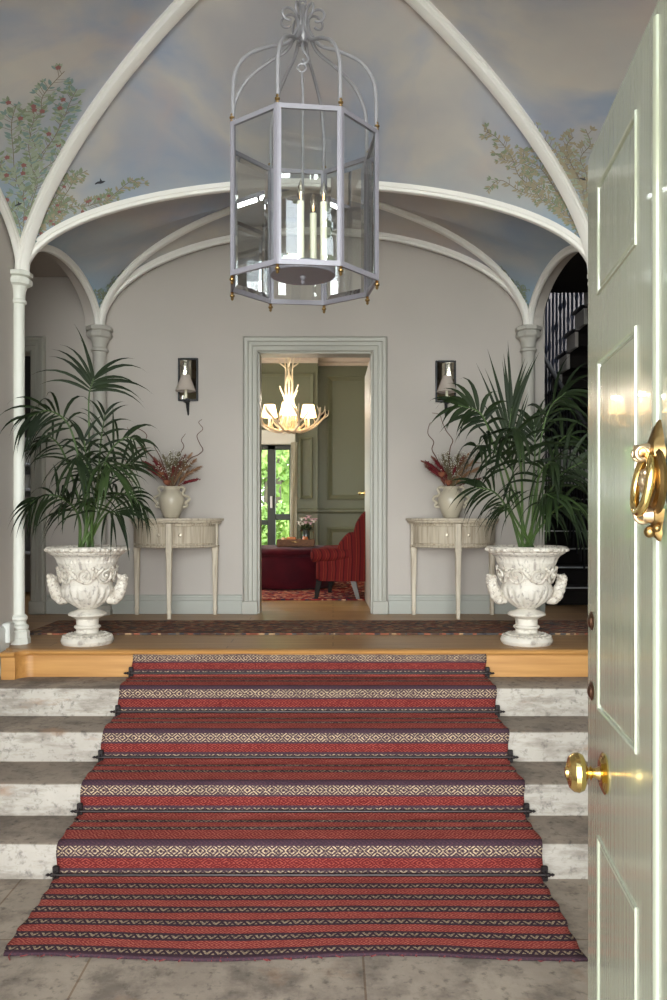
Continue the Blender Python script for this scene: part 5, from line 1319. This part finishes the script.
# ------------------------------------------------------------------ dresser in the left-hand room, seen through the narrow gap
M_dr = mat('pale_dresser_paint', (168, 168, 172), .6)
dx = -2.95; drs = thing('kitchen_dresser', 'pale painted dresser with shelves seen through the far left doorway', 'dresser', (dx, 8.2, LZ))
q = MB(); 
for x in (-.55, .52): q.box(x, x+.03, -.2, .2, 0, 1.55)
q.box(-.55, .55, .18, .2, 0, 1.55); q.build('carcass', M_dr, drs)
for z in (.40, .78, 1.02, 1.27, 1.52): MB().bbox(-.52, .52, -.2, .18, z, z+.028, .004).build('shelf', M_dr, drs)
rk = random.Random(9); 
jar = MB().lathe([(.001, 0), (.036, 0), (.042, .01), (.044, .09), (.036, .12), (.034, .135), (.04, .14), (.04, .155), (.001, .158)], 18)
jm = [mat('jar_white', (210, 208, 204), .3), mat('jar_grey', (128, 130, 136), .3), mat('jar_dark', (60, 58, 60), .3)]
for z in (.808, 1.048, 1.298):
    for k in (1, 4):
        o = jar.build('storage_jar', jm[0 if k == 1 else 1]); o.location = (dx+.05-.13*k, 8.12, LZ+z); s_ = rk.uniform(.85, 1.25); o.scale = (1, 1, s_)
        tag(o, '%s storage jar on the %s shelf of the pale dresser' % ('white' if k == 1 else 'grey', {.808: 'lowest open', 1.048: 'middle', 1.298: 'upper'}[z]), 'jar', 'jars on the %s dresser shelf' % {.808: 'lowest', 1.048: 'middle', 1.298: 'upper'}[z])

# ------------------------------------------------------------------ garden beyond the windows
M_grass = mat('lawn_grass', (96, 128, 54), .9, col2=(70, 100, 40), scale=3, bump=.5)
structure('ground_garden', MB().box(-30, 30, 11.15, 45, -.6, .55), M_grass)
structure('ground_forecourt', MB().box(-30, 30, -30, FY-.12, -.7, -.02), mat('gravel', (206, 198, 182), .95, col2=(178, 170, 154), scale=60, bump=.5))
M_leafs = [mat('yellow_green_foliage', (168, 190, 96), .8, col2=(118, 148, 66), scale=2), mat('foliage_green', (84, 120, 50), .8, col2=(56, 88, 38), scale=2)]  # yellow-green and darker green leaf colours for different plants
for m_ in M_leafs: m_.node_tree.nodes['Principled BSDF'].inputs['Transmission Weight'].default_value = 0
M_bark = mat('tree_bark', (120, 104, 84), .9, col2=(84, 72, 58), scale=10, stretch=(1, 1, .2), bump=.5)
def tree(x, y, z, h, r, seed, label, nl=2600, mi=0, trunk=.16, group=None, name='garden_tree', low=.35, ls=.10):
    rn = random.Random(seed); t = thing(name, label, 'tree' if trunk else 'bush', (x, y, z), 0, group)
    if trunk:
        tk = MB(); tk.tube([(0, 0, 0), (.06, 0, h*.4), (-.05, .05, h*.8)], [trunk, trunk*.75, trunk*.3], 10)
        for k in range(6):
            a = rn.uniform(0, 2*PI); zb = h*rn.uniform(.3, .6); tk.tube([(0, 0, zb), (math.cos(a)*r*.5, math.sin(a)*r*.5, zb+h*.2)], [trunk*.4, trunk*.1], 6)
        tk.build('trunk', M_bark, t)
    mb = MB(); cl = [Vector((rn.gauss(0, r*.42), rn.gauss(0, r*.42), h*low+rn.random()*h*(1-low))) for _ in range(16)]
    for k in range(nl):
        c = rn.choice(cl); d = Vector((rn.gauss(0, 1), rn.gauss(0, 1), rn.gauss(0, 1))).normalized()*r*.36*rn.random()**.4; p = c+d
        a = Vector((rn.gauss(0, 1), rn.gauss(0, 1), rn.gauss(0, 1))).normalized(); b_ = a.orthogonal().normalized(); s_ = ls*(.6+.8*rn.random())
        mb.add([p-a*s_, p+b_*s_*.5, p+a*s_, p-b_*s_*.5], [(0, 1, 2, 3)])
    mb.build('crown', M_leafs[mi], t, False)
tree(-1.3, 17.0, .5, 5.0, 2.0, 1, 'yellow-green tree with a pale trunk seen through the drawing room window', 5200, 0, .22, low=.1)
tree(.6, 24, .5, 7.5, 2.0, 2, 'bright green tree further back in the garden behind the window mullion', 3600, 0, .18)
tree(-6.5, 22, .5, 7, 2.8, 3, 'green tree at the left edge of the drawing room window view', 3600, 1, .2)
tree(-1.35, 14.2, .5, 1.15, .8, 4, 'low leafy bush close outside the drawing room window', 2200, 0, 0, name='garden_bush', low=.15, ls=.06)
tree(-3.2, 14.6, .5, 1.2, .9, 5, 'low dark bush outside at the left of the window', 2000, 1, 0, name='garden_bush', low=.15, ls=.06)
tree(-2.9, -3.4, -.02, 5.8, 1.5, 6, 'green tree across the forecourt behind the camera, to the left', 1300, 0, .16)
tree(2.6, -3.8, -.02, 6.2, 1.6, 7, 'green tree across the forecourt behind the camera, to the right', 1300, 1, .16)
